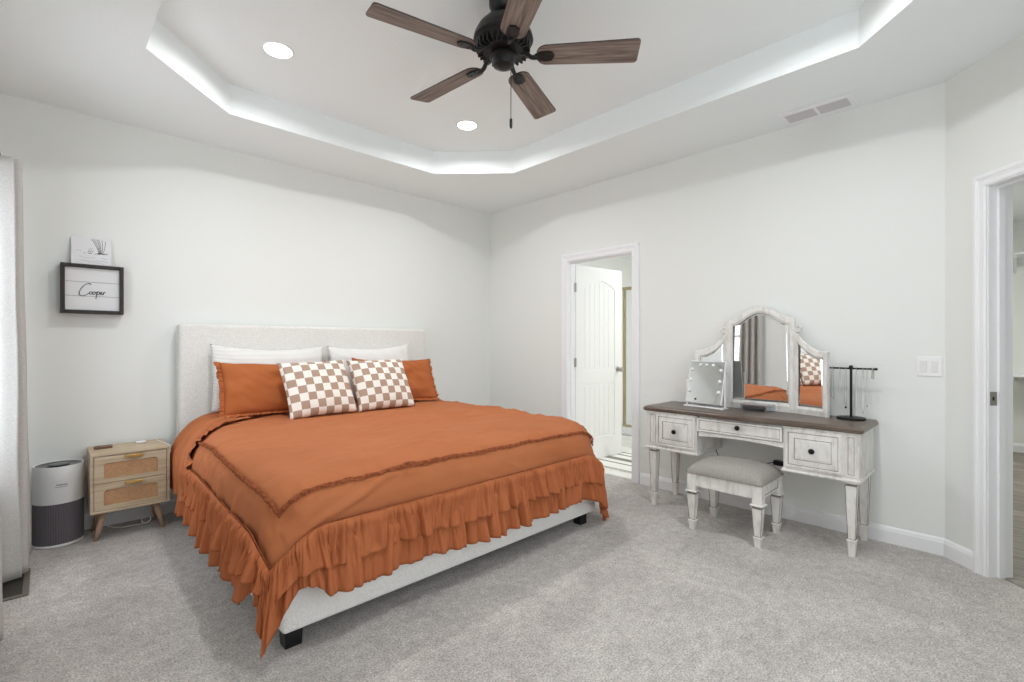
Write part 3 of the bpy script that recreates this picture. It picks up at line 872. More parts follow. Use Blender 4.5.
def boucle(name, col, col2, sc=120):
    m = mat(name, col, 0.95, col2=col2, nscale=sc, detail=3, ramp=(0.3, 0.7), spec=0.1, sheen=0.3)
    nt = m.node_tree; p = nt.nodes['Principled BSDF']; tc = nt.nodes.new('ShaderNodeTexCoord')
    v = nt.nodes.new('ShaderNodeTexVoronoi'); v.inputs['Scale'].default_value = sc*0.8
    n = nt.nodes.new('ShaderNodeTexNoise'); n.inputs['Scale'].default_value = 60
    mx = nt.nodes.new('ShaderNodeMix'); mx.data_type = 'RGBA'; mx.blend_type = 'LINEAR_LIGHT'; mx.inputs['Factor'].default_value = 0.02
    nt.links.new(tc.outputs['Object'], mx.inputs['A']); nt.links.new(tc.outputs['Object'], n.inputs[0]); nt.links.new(n.outputs['Color'], mx.inputs['B'])
    nt.links.new(mx.outputs['Result'], v.inputs['Vector'])
    b = nt.nodes.new('ShaderNodeBump'); b.inputs['Strength'].default_value = 0.75; b.inputs['Distance'].default_value = 0.005; b.invert = True
    nt.links.new(v.outputs['Distance'], b.inputs['Height']); nt.links.new(b.outputs[0], p.inputs['Normal'])
    return m


def build_bed():
    t = thing('bed', 'king size cream boucle upholstered bed with tall headboard', 'bed', ((BX0+BX1)/2, -1.15, 0))
    bo = boucle('cream_boucle', c(253, 252, 249), c(246, 244, 239))
    hb = mat('headboard_weave', c(236, 235, 231), 0.95, col2=c(222, 220, 215), nscale=1.0, stretch=(60, 60, 220), bump=0.5, bscale=170, spec=0.1)
    bm = B(); box(bm, -3.062, -0.985, -0.145, -0.025, 0.05, 1.370, 0.028, 4); obj('headboard', bm, hb, t, 'auto')
    bm = B()
    box(bm, BX0, BX1, BYF, BYF+.075, 0.072, 0.335, 0.02, 4)
    box(bm, BX0, BX0+.075, BYF+.06, -0.14, 0.072, 0.335, 0.02, 4); box(bm, BX1-.075, BX1, BYF+.06, -0.14, 0.072, 0.335, 0.02, 4)
    obj('bed_base', bm, bo, t, 'auto')
    bm = B(); box(bm, BX0+.07, BX1-.07, BYF+.07, -0.15, 0.20, 0.25); obj('slat_deck', bm, mat('deck_black', c(30), 0.9), t)
    for x in (BX0+.055, BX1-.105):
        for y in (BYF+.03, -0.30):
            bm = B(); prism(bm, [(x-.035, 0.0), (x+.03, 0.0), (x+.035, 0.078), (x-.04, 0.078)], 'y', y, y+.06); obj('foot', bm, M_blackp, t)
    bm = B(); box(bm, BX0+.075, BX1-.075, BYF+.08, -0.15, 0.252, 0.655, 0.06, 4); obj('mattress', bm, mat('mattress_ticking', c(232, 231, 228), 0.9, bump=0.1, bscale=80), t, 'auto')


build_bed()

# the comforter: a square cloth draped over a rounded rectangle, so its corners hang lower than its sides
XL, XR, YF, ZT, RR = -2.985, -1.085, -2.19, 0.695, 0.145
YH = -0.22
ARC = RR*PI/2


def drape(a, b, off=0.0):
    """cloth coordinate -> point, outward normal; a across the bed, b along it"""
    # near the headboard the left side slumps in a wider curve
    if a < XL+0.6: a += (0.055*min(1.0, max(0.0, (b+2.2)/1.4))-0.02)*min(1.0, (XL+0.6-a)/0.5)
    k = min(1.0, max(0.0, (b+1.25)/0.75)); k = k*k*(3-2*k)
    left = a < (XL+XR)/2
    RL = RR+(0.13*k if left else 0.0); xl = XL+0.155*k
    x0, x1 = (xl if left else XL), XR
    cr = 0.06 if left else 0.20                      # plan radius of this foot corner
    qx, qy = (x0+cr if left else x1-cr), YF+cr
    cf = 0.0
    if b < qy and ((left and a < qx) or (not left and a > qx)):
        va, vb = a-qx, b-qy
        L = math.hypot(va, vb); hd = Vector((va/L, vb/L, 0)) if L > 1e-9 else Vector((0, -1, 0))
        r = max(0.0, L-cr); rr = min(L, cr)
        ix, iy = qx+hd.x*rr, qy+hd.y*rr
        cf = abs(2*hd.x*hd.y)
        ride = min(1.0, max(0.0, (r-0.34)/0.26))
        r *= 1-ride*((0.09*abs(2*cf*math.sqrt(max(0, 1-cf*cf)))+0.15*cf) if left else 0.04*cf*cf)             # corner cloth rides up in folds
        ea, eb = hd.x*r, hd.y*r
    else:
        ix = min(max(a, x0), x1); iy = max(b, YF)
        ea, eb = a-ix, b-iy
        r = math.hypot(ea, eb)
    arc = RL*PI/2
    crown = 0.010*math.sin(PI*min(max((a-XL)/(XR-XL), 0), 1))-0.012*max(0, (-(b)-1.4))
    if r < 1e-6:
        nn = Vector((0, 0, 1)); h = Vector((0, 0, 0)); d = 0
    else:
        hd = Vector((ea/r, eb/r, 0))
        if r < arc:
            th = r/RL; hh = RL*math.sin(th); d = RL*(1-math.cos(th)); nn = hd*math.sin(th)+Vector((0, 0, math.cos(th)))
        else:
            e = r-arc; sl = 0.10-0.06*(k if left else 0); hh = RL+e*sl+cf*cf*(0.055 if left else 0.03)*math.sin(min(1.0, e/0.42)*PI*0.62); d = RL+e*math.sqrt(1-sl*sl); nn = hd
        h = hd*hh
    p = Vector((ix, iy, ZT+crown*max(0, 1-r/0.3)-d))+h
    p += nn*off
    if p.z < 0.012: p.z = 0.012
    return p, nn, r


# the left side of the comforter was pulled a little further over
DL = 0.02                                     # extra drop of the left side


def rim_path(r, nL=420, nC=60, nF=420, nR=300, head=-0.62, headR=-0.42):
    """square cloth path at excess r: left side, corner, foot, corner, right side"""
    pts = []
    aL = XL-r-DL; aR = XR+r; bF = YF-r
    pts += [(aL, head+(YF-head)*i/nL) for i in range(nL)]
    pts += [(aL, YF+(bF-YF)*i/nC) for i in range(nC)]
    pts += [(aL+(XL-aL)*i/nC, bF) for i in range(nC)]
    pts += [(XL+(XR-XL)*i/nF, bF) for i in range(nF)]
    pts += [(XR+(aR-XR)*i/nC, bF) for i in range(nC)]
    pts += [(aR, bF+(YF-bF)*i/nC) for i in range(nC)]
    pts += [(aR, YF+(headR-YF)*i/nR) for i in range(nR+1)]
    return pts


def relief(a, b, r):
    """small hills, creases and gathers of the cloth, along its normal"""
    # soft quilting and long creases
    q = 0.011*nz(a*1.5, b*1.8, 3.1)+0.004*nz(a*3.5+b*1.5, b*5.0, 7.7)
    q += 0.0055*nz(a*6+b*2, b*12-a*2, 17)+0.0026*nz(a*14+b*3, b*26, 19)
    # a few long creases across the bed
    cr = abs(nz(a*0.9+b*.5+11, b*3.6+0.5*nz(a*1.5, b*1.5, 5), 1.3)); q += 0.032*max(0, 1-cr/0.13)*max(0, nz(a*1.3, b*1.7, 21)+0.1)
    cr = abs(nz(a*2.6+b*1.8, b*6.5+a, 4.3)); q += 0.020*max(0, 1-cr/0.11)*max(0, nz(a*2.3, b*2.7, 31))
    # gathers fading in towards the ruched seam
    for e, along, ok in ((XL-a-DL, b, a < XL+0.30), (YF-b, a, b < YF+0.30)):
        if ok and -0.30 < e < 0.15:
            w = ((e+0.30)/0.45)**2.2
            q += w*0.0095*max(-0.3, nz(along*17+e*1.5, e*2.0, 2.0))+w*0.0040*nz(along*55, e*3, 9)
    if r > 0.15: q += 0.012*min(1, (r-.15)*6)*nz(a*3.4+b*.3, b*3.4-a*.3, 8)+0.004*nz(a*9, b*9, 4)
    return q


def build_comforter():
    rust = mat('rust_cotton', c(174, 105, 67), 0.85, col2=c(179, 110, 72), nscale=3, bump=0.06, bscale=260, spec=0.15)
    rust2 = mat('rust_ruffle', c(168, 97, 60), 0.85, col2=c(173, 102, 65), nscale=3, bump=0.06, bscale=260, spec=0.15)
    rustd = mat('rust_trim', c(118, 62, 38), 0.9, col2=c(158, 90, 58), nscale=60, spec=0.1)
    t = thing('comforter', 'rust orange ruffled comforter spread over the bed', 'comforter', (-2.03, -1.3, 0.3))
    # cover
    bm = B(); R = 0.37
    a0, a1, b0, b1 = XL-R-DL, XR+R, YF-R, YH
    NA, NB = 250, 230; rows = []
    for j in range(NB+1):
        b = b0+(b1-b0)*j/NB; row = []
        for i in range(NA+1):
            a = a0+(a1-a0)*i/NA
            p, n, r = drape(a, b)
            q = relief(a, b, r)
            row.append(bm.verts.new(p+n*q))
        rows.append(row)
    for j in range(NB):
        for i in range(NA): bm.faces.new((rows[j][i], rows[j][i+1], rows[j+1][i+1], rows[j+1][i]))
    obj('cover', bm, rust, t, True)
    # ruched seam: a scrunched raised band
    bm = B(); NV = 8; rows = []; L = 0; prev = None
    n5 = (800, 60, 900, 500)
    pa, pb = rim_path(0.115-0.010, *n5), rim_path(0.115+0.010, *n5)
    for i in range(len(pa)):
        A, Bb = Vector(pa[i]), Vector(pb[i]); mid = (A+Bb)/2
        p0, n, r = drape(mid.x, mid.y)
        if prev is not None: L += (p0-prev).length
        prev = p0; row = []
        for k in range(NV+1):
            v = k/NV-0.5
            vv = v*(1+0.35*nz(L*60, v*3, 1))+0.25*nz(L*7, 0, 3)
            q = mid+(Bb-A)*vv
            p, n, _ = drape(q.x, q.y)
            hgt = 0.004+0.008*(1-(2*v)**2)*(0.7+0.9*nz(L*110, v*5, 2)+0.5*nz(L*45, v*2, 6))+0.004+0.004*nz(L*4, 9, 9)
            row.append(bm.verts.new(p+n*(hgt+relief(q.x, q.y, _))))
        rows.append(row)
    for i in range(len(rows)-1):
        for k in range(NV): bm.faces.new((rows[i][k], rows[i+1][k], rows[i+1][k+1], rows[i][k+1]))
    obj('ruched_trim', bm, rustd, t, True)

    def ruffle(rA, rB, amp, off, seed, n4=(620, 90, 660, 420), fr=1.0):
        bm = B(); NV = 14; grid = []
        base, end = rim_path(rA, *n4), rim_path(rB, *n4)
        L = [0.0]
        for i in range(1, len(base)): L.append(L[-1]+(Vector(base[i])-Vector(base[i-1])).length)
        for i, ((a, b), (a2, b2)) in enumerate(zip(base, end)):
            row = []; s = L[i]*fr
            edge = 1+0.08*nz(s*2.5, seed, 7)+0.05*nz(s*9, seed, 3)
            sw = 0.03*nz(s*3, seed, 12)                        # folds do not all hang straight
            for k in range(NV+1):
                v = k/NV; ve = v*edge
                aa = a+(a2-a)*ve; bb = b+(b2-b)*ve
                p, n, r = drape(aa, bb)
                x = s+sw*v
                n1 = abs(nz(x*10.5, seed+0.35*v, 1)); n2 = abs(nz(x*21, seed, 2+0.4*v)); n3 = abs(nz(x*42, seed, 4+0.5*v))
                big = 2.0*min(n1, 0.5)+1.25*min(n2, 0.45)-0.55
                fine = 2.2*min(n3, 0.4)-0.4
                f = amp*(big*(v**0.55)*1.5+fine*(0.45*(1-v)+0.16)*min(1, v*7))+off+0.008*math.sin(PI*min(1, v*3.0))*(1-v)
                nn = Vector((n.x, n.y, 0)); nn = nn.normalized() if nn.length > 1e-4 else n
                tdir = Vector((-nn.y, nn.x, 0))
                q = p+nn*f+tdir*(amp*0.9*v*nz(x*8+4, seed, 15))
                q.z = max(q.z, 0.012+0.004*k/NV)
                row.append(bm.verts.new(q))
            grid.append(row)
        for i in range(len(grid)-1):
            for k in range(NV): bm.faces.new((grid[i][k], grid[i+1][k], grid[i+1][k+1], grid[i][k+1]))
        return bm
    obj('lower_ruffle', ruffle(0.33, 0.548, 0.030, 0.008, 3.3), rust2, t, True, solid=0.002)
    obj('upper_ruffle', ruffle(0.262, 0.43, 0.030, 0.026, 1.7), rust2, t, True, solid=0.002)
    # stitched head of the upper ruffle
    bm = B(); pts = []
    for (a, b) in rim_path(0.262, 420, 60, 420, 260):
        p, n, r = drape(a, b); pts.append(p+n*(0.020+0.3*relief(a, b, r)))
    tube(bm, pts, 0.0035, 6, radii=[0.003+0.0015*nz(i*0.7, 1, 1) for i in range(len(pts))]); obj('ruffle_seam', bm, rustd, t, True)
    # the upper left corner is bunched over the side of the bed
    bm = B(); NA, NB = 130, 150; rows = []
    A0, AW = XL+0.34, 0.34+DL+0.46
    def fold_edge(u): return -0.44-0.50*min(1, u*1.15)**0.9-0.03*math.sin(7*u+1)
    for i in range(NA+1):
        u = i/NA                                             # 0 on the bed, 1 at the hem
        a = A0-AW*u; row = []
        y0 = -0.20-0.04*u; y1 = fold_edge(u)
        for j in range(NB+1):
            v = j/NB; b = y0+(y1-y0)*v
            p, n, r = drape(a, b)
            ph = 2*PI*(4.2*v+0.6*nz(u*1.6, v*2, 6)+0.15*u)
            am = 0.005+0.026*min(1, u*1.5)*(0.4+0.6*v)
            edge = math.sin(PI*min(1, (1-v)*6)/2)*math.sin(PI*min(1, v*8+0.2)/2)*min(1, u*6+0.1)
            f = (0.018+0.008*math.sin(PI*min(1, u))+am*math.sin(ph)*(0.8+0.5*nz(v*6, u*2, 8)))*(0.3+0.7*edge)+0.012*nz(u*4, v*7, 2)*min(1, u*3)+0.004*nz(u*12, v*22, 3)
            q = p+n*max(f, 0.007)
            if b > -0.44: q.x = max(q.x, -3.138)
            row.append(bm.verts.new(q))
        rows.append(row)
    for i in range(NA):
        for j in range(NB): bm.faces.new((rows[i][j], rows[i][j+1], rows[i+1][j+1], rows[i+1][j]))
    obj('folded_corner', bm, rust, t, True, solid=0.003)
    # soft frill along the edge of the folded corner
    bm = B(); grid = []
    for i in range(300):
        u = 0.25+0.75*i/299; a = A0-AW*u; y1 = fold_edge(u); row = []
        am = min(1, (u-0.25)*4)
        for k in range(7):
            v = k/6
            p, n, r = drape(a, y1+0.025-0.065*v+0.012*nz(u*14, 2, 2))
            row.append(bm.verts.new(p+n*(0.020+am*v*0.030*nz(u*24, 0.4*v, 1)+am*v*0.010*nz(u*60, 0.4*v, 5)+0.010*(1-v))))
        grid.append(row)
    for i in range(299):
        for k in range(6): bm.faces.new((grid[i][k], grid[i+1][k], grid[i+1][k+1], grid[i][k+1]))
    obj('frill', bm, rust2, t, True, solid=0.002)


build_comforter()

# ------------------------------------------------------------------ pillows
def pillow_bm(w, h, th, pinch=0.07, sag=0.0, seed=0.0, wr=0.004, n=44, pw=0.42):
    bm = B(); top = []; bot = []
    for j in range(n+1):
        v = -1+2*j/n; ra = []; rb = []
        for i in range(n+1):
            u = -1+2*i/n
            x = w/2*u*(1-pinch*(1-v*v)*u*u); y = h/2*v*(1-pinch*(1-u*u)*v*v)
            y -= sag*(1-u*u)*max(0, v)
            d = max(0.0, (1-u**2)*(1-v**2))**pw
            z = th/2*d
            k = wr*d**0.5*(nz(u*2.4+seed, v*2.4, 1)+0.35*nz(u*6+2*v, v*3+seed, 3))
            edge = (i in (0, n) or j in (0, n))
            a = bm.verts.new((x, y, z+k)); ra.append(a)
            rb.append(a if edge else bm.verts.new((x, y, -z*0.9+k)))
        top.append(ra); bot.append(rb)
    for j in range(n):
        for i in range(n):
            bm.faces.new((top[j][i], top[j][i+1], top[j+1][i+1], top[j+1][i]))
            f = (bot[j][i], bot[j+1][i], bot[j+1][i+1], bot[j][i+1])
            if len(set(f)) == 4: 
                try: bm.faces.new(f)
                except ValueError: pass
    return bm


def stripe_mat():
    m = mat('striped_cotton', c(238, 237, 233), 0.9, spec=0.1)
    nt = m.node_tree; p = nt.nodes['Principled BSDF']; tc = nt.nodes.new('ShaderNodeTexCoord')
    w = nt.nodes.new('ShaderNodeTexWave'); w.wave_type = 'BANDS'; w.bands_direction = 'Y'; w.inputs['Scale'].default_value = 30
    w.inputs['Distortion'].default_value = 0
    nt.links.new(tc.outputs['Object'], w.inputs[0])
    r = nt.nodes.new('ShaderNodeValToRGB'); r.color_ramp.elements[0].position = 0.06; r.color_ramp.elements[0].color = c(172, 168, 164)
    r.color_ramp.elements[1].position = 0.14; r.color_ramp.elements[1].color = c(240, 239, 236)
    nt.links.new(w.outputs['Fac'], r.inputs[0]); nt.links.new(r.outputs[0], p.inputs['Base Color'])
    return m


def checker_mat():
    m = mat('checker_weave', c(240), 0.95, spec=0.1, bump=0.3, bscale=220)
    nt = m.node_tree; p = nt.nodes['Principled BSDF']; tc = nt.nodes.new('ShaderNodeTexCoord')
    sx = nt.nodes.new('ShaderNodeSeparateXYZ'); cb = nt.nodes.new('ShaderNodeCombineXYZ'); nt.links.new(tc.outputs['Object'], sx.inputs[0])
    nt.links.new(sx.outputs[0], cb.inputs[0]); nt.links.new(sx.outputs[1], cb.inputs[1]); cb.inputs[2].default_value = 0.02
    ck = nt.nodes.new('ShaderNodeTexChecker'); ck.inputs['Scale'].default_value = 1/0.0575
    ck.inputs['Color1'].default_value = c(240, 235, 228); ck.inputs['Color2'].default_value = c(176, 150, 132)
    nt.links.new(cb.outputs[0], ck.inputs[0]); nt.links.new(ck.outputs[0], p.inputs['Base Color'])
    return m


def build_pillows():
    st, ck = stripe_mat(), checker_mat()
    rust = mat('sham_cotton', c(170, 96, 54), 0.85, col2=c(176, 102, 60), nscale=4, bump=0.06, bscale=260, spec=0.15)
    def put(o, loc, lean, roll=0.0, yaw=0.0):
        o.location = loc
        o.rotation_euler = (Matrix.Rotation(yaw, 4, 'Z') @ Matrix.Rotation(math.radians(lean), 4, 'X') @ Matrix.Rotation(roll, 4, 'Z')).to_euler()
    for nm, x, w, lab, sd, ro in (('w', -2.475, 0.83, 'white pinstriped pillow against the headboard, behind the left rust sham', 0.3, -0.025), ('w', -1.615, 0.80, 'white pinstriped pillow against the headboard, behind the right rust sham', 4.2, 0.02)):
        o = obj('pillow', pillow_bm(w, 0.50, 0.15, 0.04, 0.03, sd, 0.012), st, None, True, local=True)
        put(o, (x, -0.244, 0.968), 79, ro); tag(o, lab, 'pillow', 'white pinstriped pillows')
    for x, lab, sd, ro in ((-2.50, 'rust orange pillow sham at the left of the bed, beside the left checkered cushion', 1.0, -0.02), (-1.485, 'rust orange pillow sham peeking out right of the checkered cushions', 6.0, -0.03)):
        t = thing('pillow_sham', lab, 'pillow', group='rust pillow shams')
        bm = pillow_bm(0.74, 0.40, 0.16, 0.05, 0.012, sd, 0.026)
        obj('sham_cover', bm, rust, t, True, local=True)
        # frilled flange down both short ends and along the lower edge
        for s in (-1, 1):
            bm = B(); g = []
            for i in range(121):
                v = -1+2*i/120; row = []
                for k in range(5):
                    e = k/4
                    x0 = 0.37*(1-0.05*(1-v*v))
                    row.append(bm.verts.new((s*(x0-0.012+(0.040+.012*nz(v*5, s, sd))*e), 0.20*v*(1+0.03*e), 0.002+0.024*e*nz(v*13, s*3, sd+.3*e))))
                g.append(row)
            for i in range(120):
                for k in range(4): bm.faces.new((g[i][k], g[i+1][k], g[i+1][k+1], g[i][k+1]))
            obj('frill', bm, rust, t, True, local=True, solid=0.002)
        bm = B(); g = []
        for i in range(181):
            u = -1+2*i/180; row = []
            for k in range(5):
                e = k/4; y0 = -0.20*(1-0.05*(1-u*u))
                row.append(bm.verts.new((0.37*u, y0+0.010-0.030*e, 0.004+0.022*e+0.020*e*nz(u*18, 3, sd+.3*e))))
            g.append(row)
        for i in range(180):
            for k in range(4): bm.faces.new((g[i][k], g[i+1][k], g[i+1][k+1], g[i][k+1]))
        obj('frill', bm, rust, t, True, local=True, solid=0.002)
        put(t, (x, -0.440, 0.904), 66, ro)
    for x, lab, sd, ro, yw in ((-2.288, 'left one of two white and taupe checkered square cushions', 2.0, 0.03, 0.0), (-1.775, 'right one of two white and taupe checkered square cushions', 9.0, 0.0, 0.0)):
        o = obj('checkered_cushion', pillow_bm(0.50, 0.445, 0.16, 0.05, 0.0, sd, 0.010), ck, None, True, local=True)
        put(o, (x, -0.684, 0.898), 60, ro, yw); tag(o, lab, 'cushion', 'checkered cushions')


build_pillows()

# ------------------------------------------------------------------ vanity
M_ant = mat('antique_white', c(228, 226, 222), 0.55, col2=c(180, 174, 166), nscale=1.0, stretch=(26, 26, 9), detail=8, ramp=(0.47, 0.85), bump=0.08, bscale=60)
M_glaze = mat('glaze_groove', c(104, 97, 90), 0.7, col2=c(150, 143, 135), nscale=40)
M_vtop = grain('vanity_top_wood', c(80, 67, 58), c(108, 93, 82), (40, 3, 40), 0.32)
M_knob = mat('knob_bronze', c(28, 26, 26), 0.35, 0.6)


def turned_leg(name, cx, cy, ztop, hs, parent, mats, local=False, cap=True):
    """square tapered leg with cap ring, recessed panels and block foot"""
    bm = B()
    zc = ztop
    if cap:
        frustum(bm, cx, cy, [(hs*1.02, zc-.012), (hs*1.22, zc-.009), (hs*1.22, zc-.003), (hs*1.05, zc)])
        zc -= .012
        frustum(bm, cx, cy, [(hs*.86, zc-.012), (hs*.86, zc)], mi=1); zc -= .012
    zf = 0.20*ztop if ztop < 0.3 else 0.085
    side = frustum(bm, cx, cy, [(hs*.62, zf+.014), (hs*1.0, zc)])
    inset(bm, side[0], hs*.26, 0.0); inset(bm, side[0], hs*.10, -0.0025, mi_ring=1)
    frustum(bm, cx, cy, [(hs*.60, zf), (hs*.78, zf+.004), (hs*.78, zf+.011), (hs*.62, zf+.014)])
    frustum(bm, cx, cy, [(hs*.50, 0.0), (hs*.66, zf-.002), (hs*.62, zf)])
    return obj(name, bm, mats, parent, local=local)


def panel_front(bm, y0, y1, z0, z1, xf, th=0.02, border=0.012, deco=True):
    """drawer front facing -x at x=xf, with beaded border and recessed panel"""
    vs = box(bm, xf, xf+th, y0, y1, z0, z1)
    bm.faces.ensure_lookup_table(); bm.normal_update()
    f = [q for q in {f for v in vs for f in v.link_faces} if abs(q.calc_center_median().x-xf) < 1e-5 and len(q.verts) == 4]
    f = [min(f, key=lambda q: q.calc_center_median().x)]
    bmesh.ops.recalc_face_normals(bm, faces=list({f for v in vs for f in v.link_faces}))
    inset(bm, f, 0.004, 0.0); inset(bm, f, border, 0.0); inset(bm, f, 0.0035, -0.004, 1)
    if deco:
        m = min(y1-y0, z1-z0)*0.13
        inset(bm, f, m, 0.003); inset(bm, f, 0.0035, -0.004, 1); inset(bm, f, 0.012, 0.003)


def build_vanity():
    y0, y1 = -3.650, -2.312; xf, xb = -0.430, -0.022
    zt = 0.752
    t = thing('vanity_table', 'antique white vanity desk with dark wood top on the right wall', 'vanity table', ((xf+xb)/2, (y0+y1)/2, 0))
    am = [M_ant, M_glaze]
    # top with shaped front
    bm = B(); ya, yb = -3.672, -2.290; n = 40; front = []
    for i in range(n+1):
        y = ya+(yb-ya)*i/n; u = (y-(ya+yb)/2)/((yb-ya)/2)
        bow = 0.018*max(0, math.cos(u*PI/2/0.46)) if abs(u) < 0.46 else 0
        front.append((-0.452-bow, y))
    def outline(d):
        pts = [(x+d, y+(d if k == 0 else 0)-(d if k == n else 0)) for k, (x, y) in enumerate(front)]
        return pts+[(-0.018, yb-d), (-0.018, ya+d)]
    layers = [(0.010, zt-.036), (0.0, zt-.028), (0.0, zt-.014), (0.006, zt-.005), (0.014, zt)]
    rings = [[bm.verts.new((x, y, z)) for x, y in outline(d)] for d, z in layers]
    N = len(rings[0])
    for k in range(len(rings)-1):
        for i in range(N): bm.faces.new((rings[k][i], rings[k][(i+1) % N], rings[k+1][(i+1) % N], rings[k+1][i]))
    bm.faces.new(rings[0]); bm.faces.new(rings[-1])
    obj('tabletop', bm, M_vtop, t)
    # carcass: two pedestals and the kneehole apron
    bm = B(); zb = 0.445; z1 = zt-.036
    for a, b in ((-2.702, y1), (y0, -3.258)):
        box(bm, xf, xb, a, b, zb, z1)
        box(bm, xf-.012, xb+.004, a-.010, b+.010, zb-.012, zb+.004, 0.004, 2); box(bm, xf-.006, xb, a-.005, b+.005, zb+.004, zb+.010)
        box(bm, xf-.006, xb, a-.004, b+.004, z1-.012, z1, 0.003, 1)
    box(bm, xf+.012, xb, -3.262, -2.715, 0.602, z1)                        # centre box
    na = 16                                                               # shaped apron under the centre drawer
    pts = [(-3.262, 0.606), (-2.715, 0.606)]+[(-2.715-0.547*k/na, 0.575+0.012*math.sin(PI*k/na)) for k in range(na+1)]
    prism(bm, pts, 'x', xf-.002, xf+.018)
    box(bm, xf+.0165, xf+.0185, -3.26, -2.717, 0.600, 0.603, mi=1)
    # fluted pilaster beside each drawer and side panels
    for a, b in ((y0+.012, y0+.068), (y1-.068, y1-.012)):
        vs = box(bm, xf-.006, xf, a, b, zb+.018, z1-.014)
        fs = {f for v in vs for f in v.link_faces}; bmesh.ops.recalc_face_normals(bm, faces=list(fs))
        f = [min(fs, key=lambda q: q.calc_center_median().x)]
        inset(bm, f, .012, 0); inset(bm, f, .003, -.003, 1)
    for yy, s in ((y0, -1), (y1, 1)):
        vs = box(bm, xf+.03, xb-.03, yy if s > 0 else yy-.003, yy+.003 if s > 0 else yy, zb+.02, z1-.016)
    obj('cabinet', bm, am, t)
    # drawers
    def knob(y, z, parent, x):
        bm = B(); M = Matrix.Translation((x, y, z)) @ Matrix.Rotation(-PI/2, 4, 'Y')
        lathe(bm, [(0.008, -0.002), (0.007, 0.010), (0.012, 0.014), (0.0165, 0.020), (0.0165, 0.025), (0.011, 0.031), (0.004, 0.033)], n=18, M=M); obj('knob', bm, M_knob, parent, True)
    for a, b in ((-2.690, -2.392), (-3.566, -3.270)):
        bm = B(); panel_front(bm, a, b, zb+.022, z1-.018, xf-.014, 0.018)
        bm2 = bm
        nb = 20                                                            # beaded edge
        za, zz = zb+.030, z1-.026
        for k in range(nb):
            y = a+.009+(b-a-.018)*(k+.5)/nb
            for z in (za, zz): bmesh.ops.create_icosphere(bm2, subdivisions=1, radius=0.0042, matrix=Matrix.Translation((xf-.0145, y, z)))
        for k in range(14):
            z = za+(zz-za)*(k+.5)/14
            for y in (a+.0095, b-.0095): bmesh.ops.create_icosphere(bm2, subdivisions=1, radius=0.0042, matrix=Matrix.Translation((xf-.0145, y, z)))
        d = obj('drawer', bm, am, t)
        knob((a+b)/2, (zb+z1)/2+.002, d, xf-.010)
    bm = B(); panel_front(bm, -3.252, -2.708, 0.612, z1-.014, xf-.012, 0.026, border=0.008, deco=False); d = obj('drawer', bm, am, t); knob(-2.988, 0.668, d, xf-.010)
    for cy in (-2.352, -3.608):
        for cx in (-0.396, -0.066):
            turned_leg('leg', cx, cy, 0.434, 0.030, t, am)


def build_stool():
    y0, y1, x0, x1 = -3.216, -2.752, -0.684, -0.302
    t = thing('vanity_stool', 'antique white stool with grey linen cushion tucked under the vanity', 'stool', ((x0+x1)/2, (y0+y1)/2, 0))
    am = [M_ant, M_glaze]
    bm = B(); zt, zb = 0.372, 0.262
    for a in (x0, x1-.056):
        for b in (y0, y1-.056): box(bm, a, a+.056, b, b+.056, zb, zt, 0.002, 1)
    box(bm, x0+.008, x0+.03, y0+.05, y1-.05, 0.292, zt); box(bm, x1-.03, x1-.008, y0+.05, y1-.05, 0.292, zt)
    for yy, s in ((y0, 1), (y1, -1)):
        p, q = (yy+.008, yy+.03) if s > 0 else (yy-.03, yy-.008)
        vs = box(bm, x0+.05, x1-.05, p, q, 0.292, zt)
        fs = {f for v in vs for f in v.link_faces}; bmesh.ops.recalc_face_normals(bm, faces=list(fs))
        f = [(min if s > 0 else max)(fs, key=lambda w: w.calc_center_median().y)]
        inset(bm, f, .012, 0); inset(bm, f, .003, -.003, 1)
    obj('frame', bm, am, t)
    # cushion: domed box
    bm = B(); n = 28; lin = mat('stool_linen', c(150, 146, 141), 0.95, col2=c(174, 170, 164), nscale=1.0, stretch=(160, 160, 160), bump=0.35, bscale=300, spec=0.1)
    top = []
    cx, cy = (x0+x1)/2, (y0+y1)/2; wx, wy = (x1-x0)/2+.006, (y1-y0)/2+.006
    rows = []
    for j in range(n+1):
        v = -1+2*j/n; r = []
        for i in range(n+1):
            u = -1+2*i/n
            k = (1-abs(u)**3.2)*(1-abs(v)**3.2)
            e = max(0, k)**0.45
            r.append(bm.verts.new((cx+wx*u*(1-.02*e), cy+wy*v*(1-.02*e), zt+.014+0.078*e)))
        rows.append(r)
    for j in range(n):
        for i in range(n): bm.faces.new((rows[j][i], rows[j][i+1], rows[j+1][i+1], rows[j+1][i]))
    edge = [e for e in bm.edges if e.is_boundary]
    ex = bmesh.ops.extrude_edge_only(bm, edges=edge); 
    for v in [g for g in ex['geom'] if isinstance(g, bmesh.types.BMVert)]: v.co.z = zt+.0005; v.co.x += (cx-v.co.x)*.015; v.co.y += (cy-v.co.y)*.015
    obj('cushion', bm, lin, t, True)
    for a in (x0+.028, x1-.028):
        for b in (y0+.028, y1-.028): turned_leg('leg', a, b, zb, 0.031, t, am)


build_vanity(); build_stool()
VT = 0.752

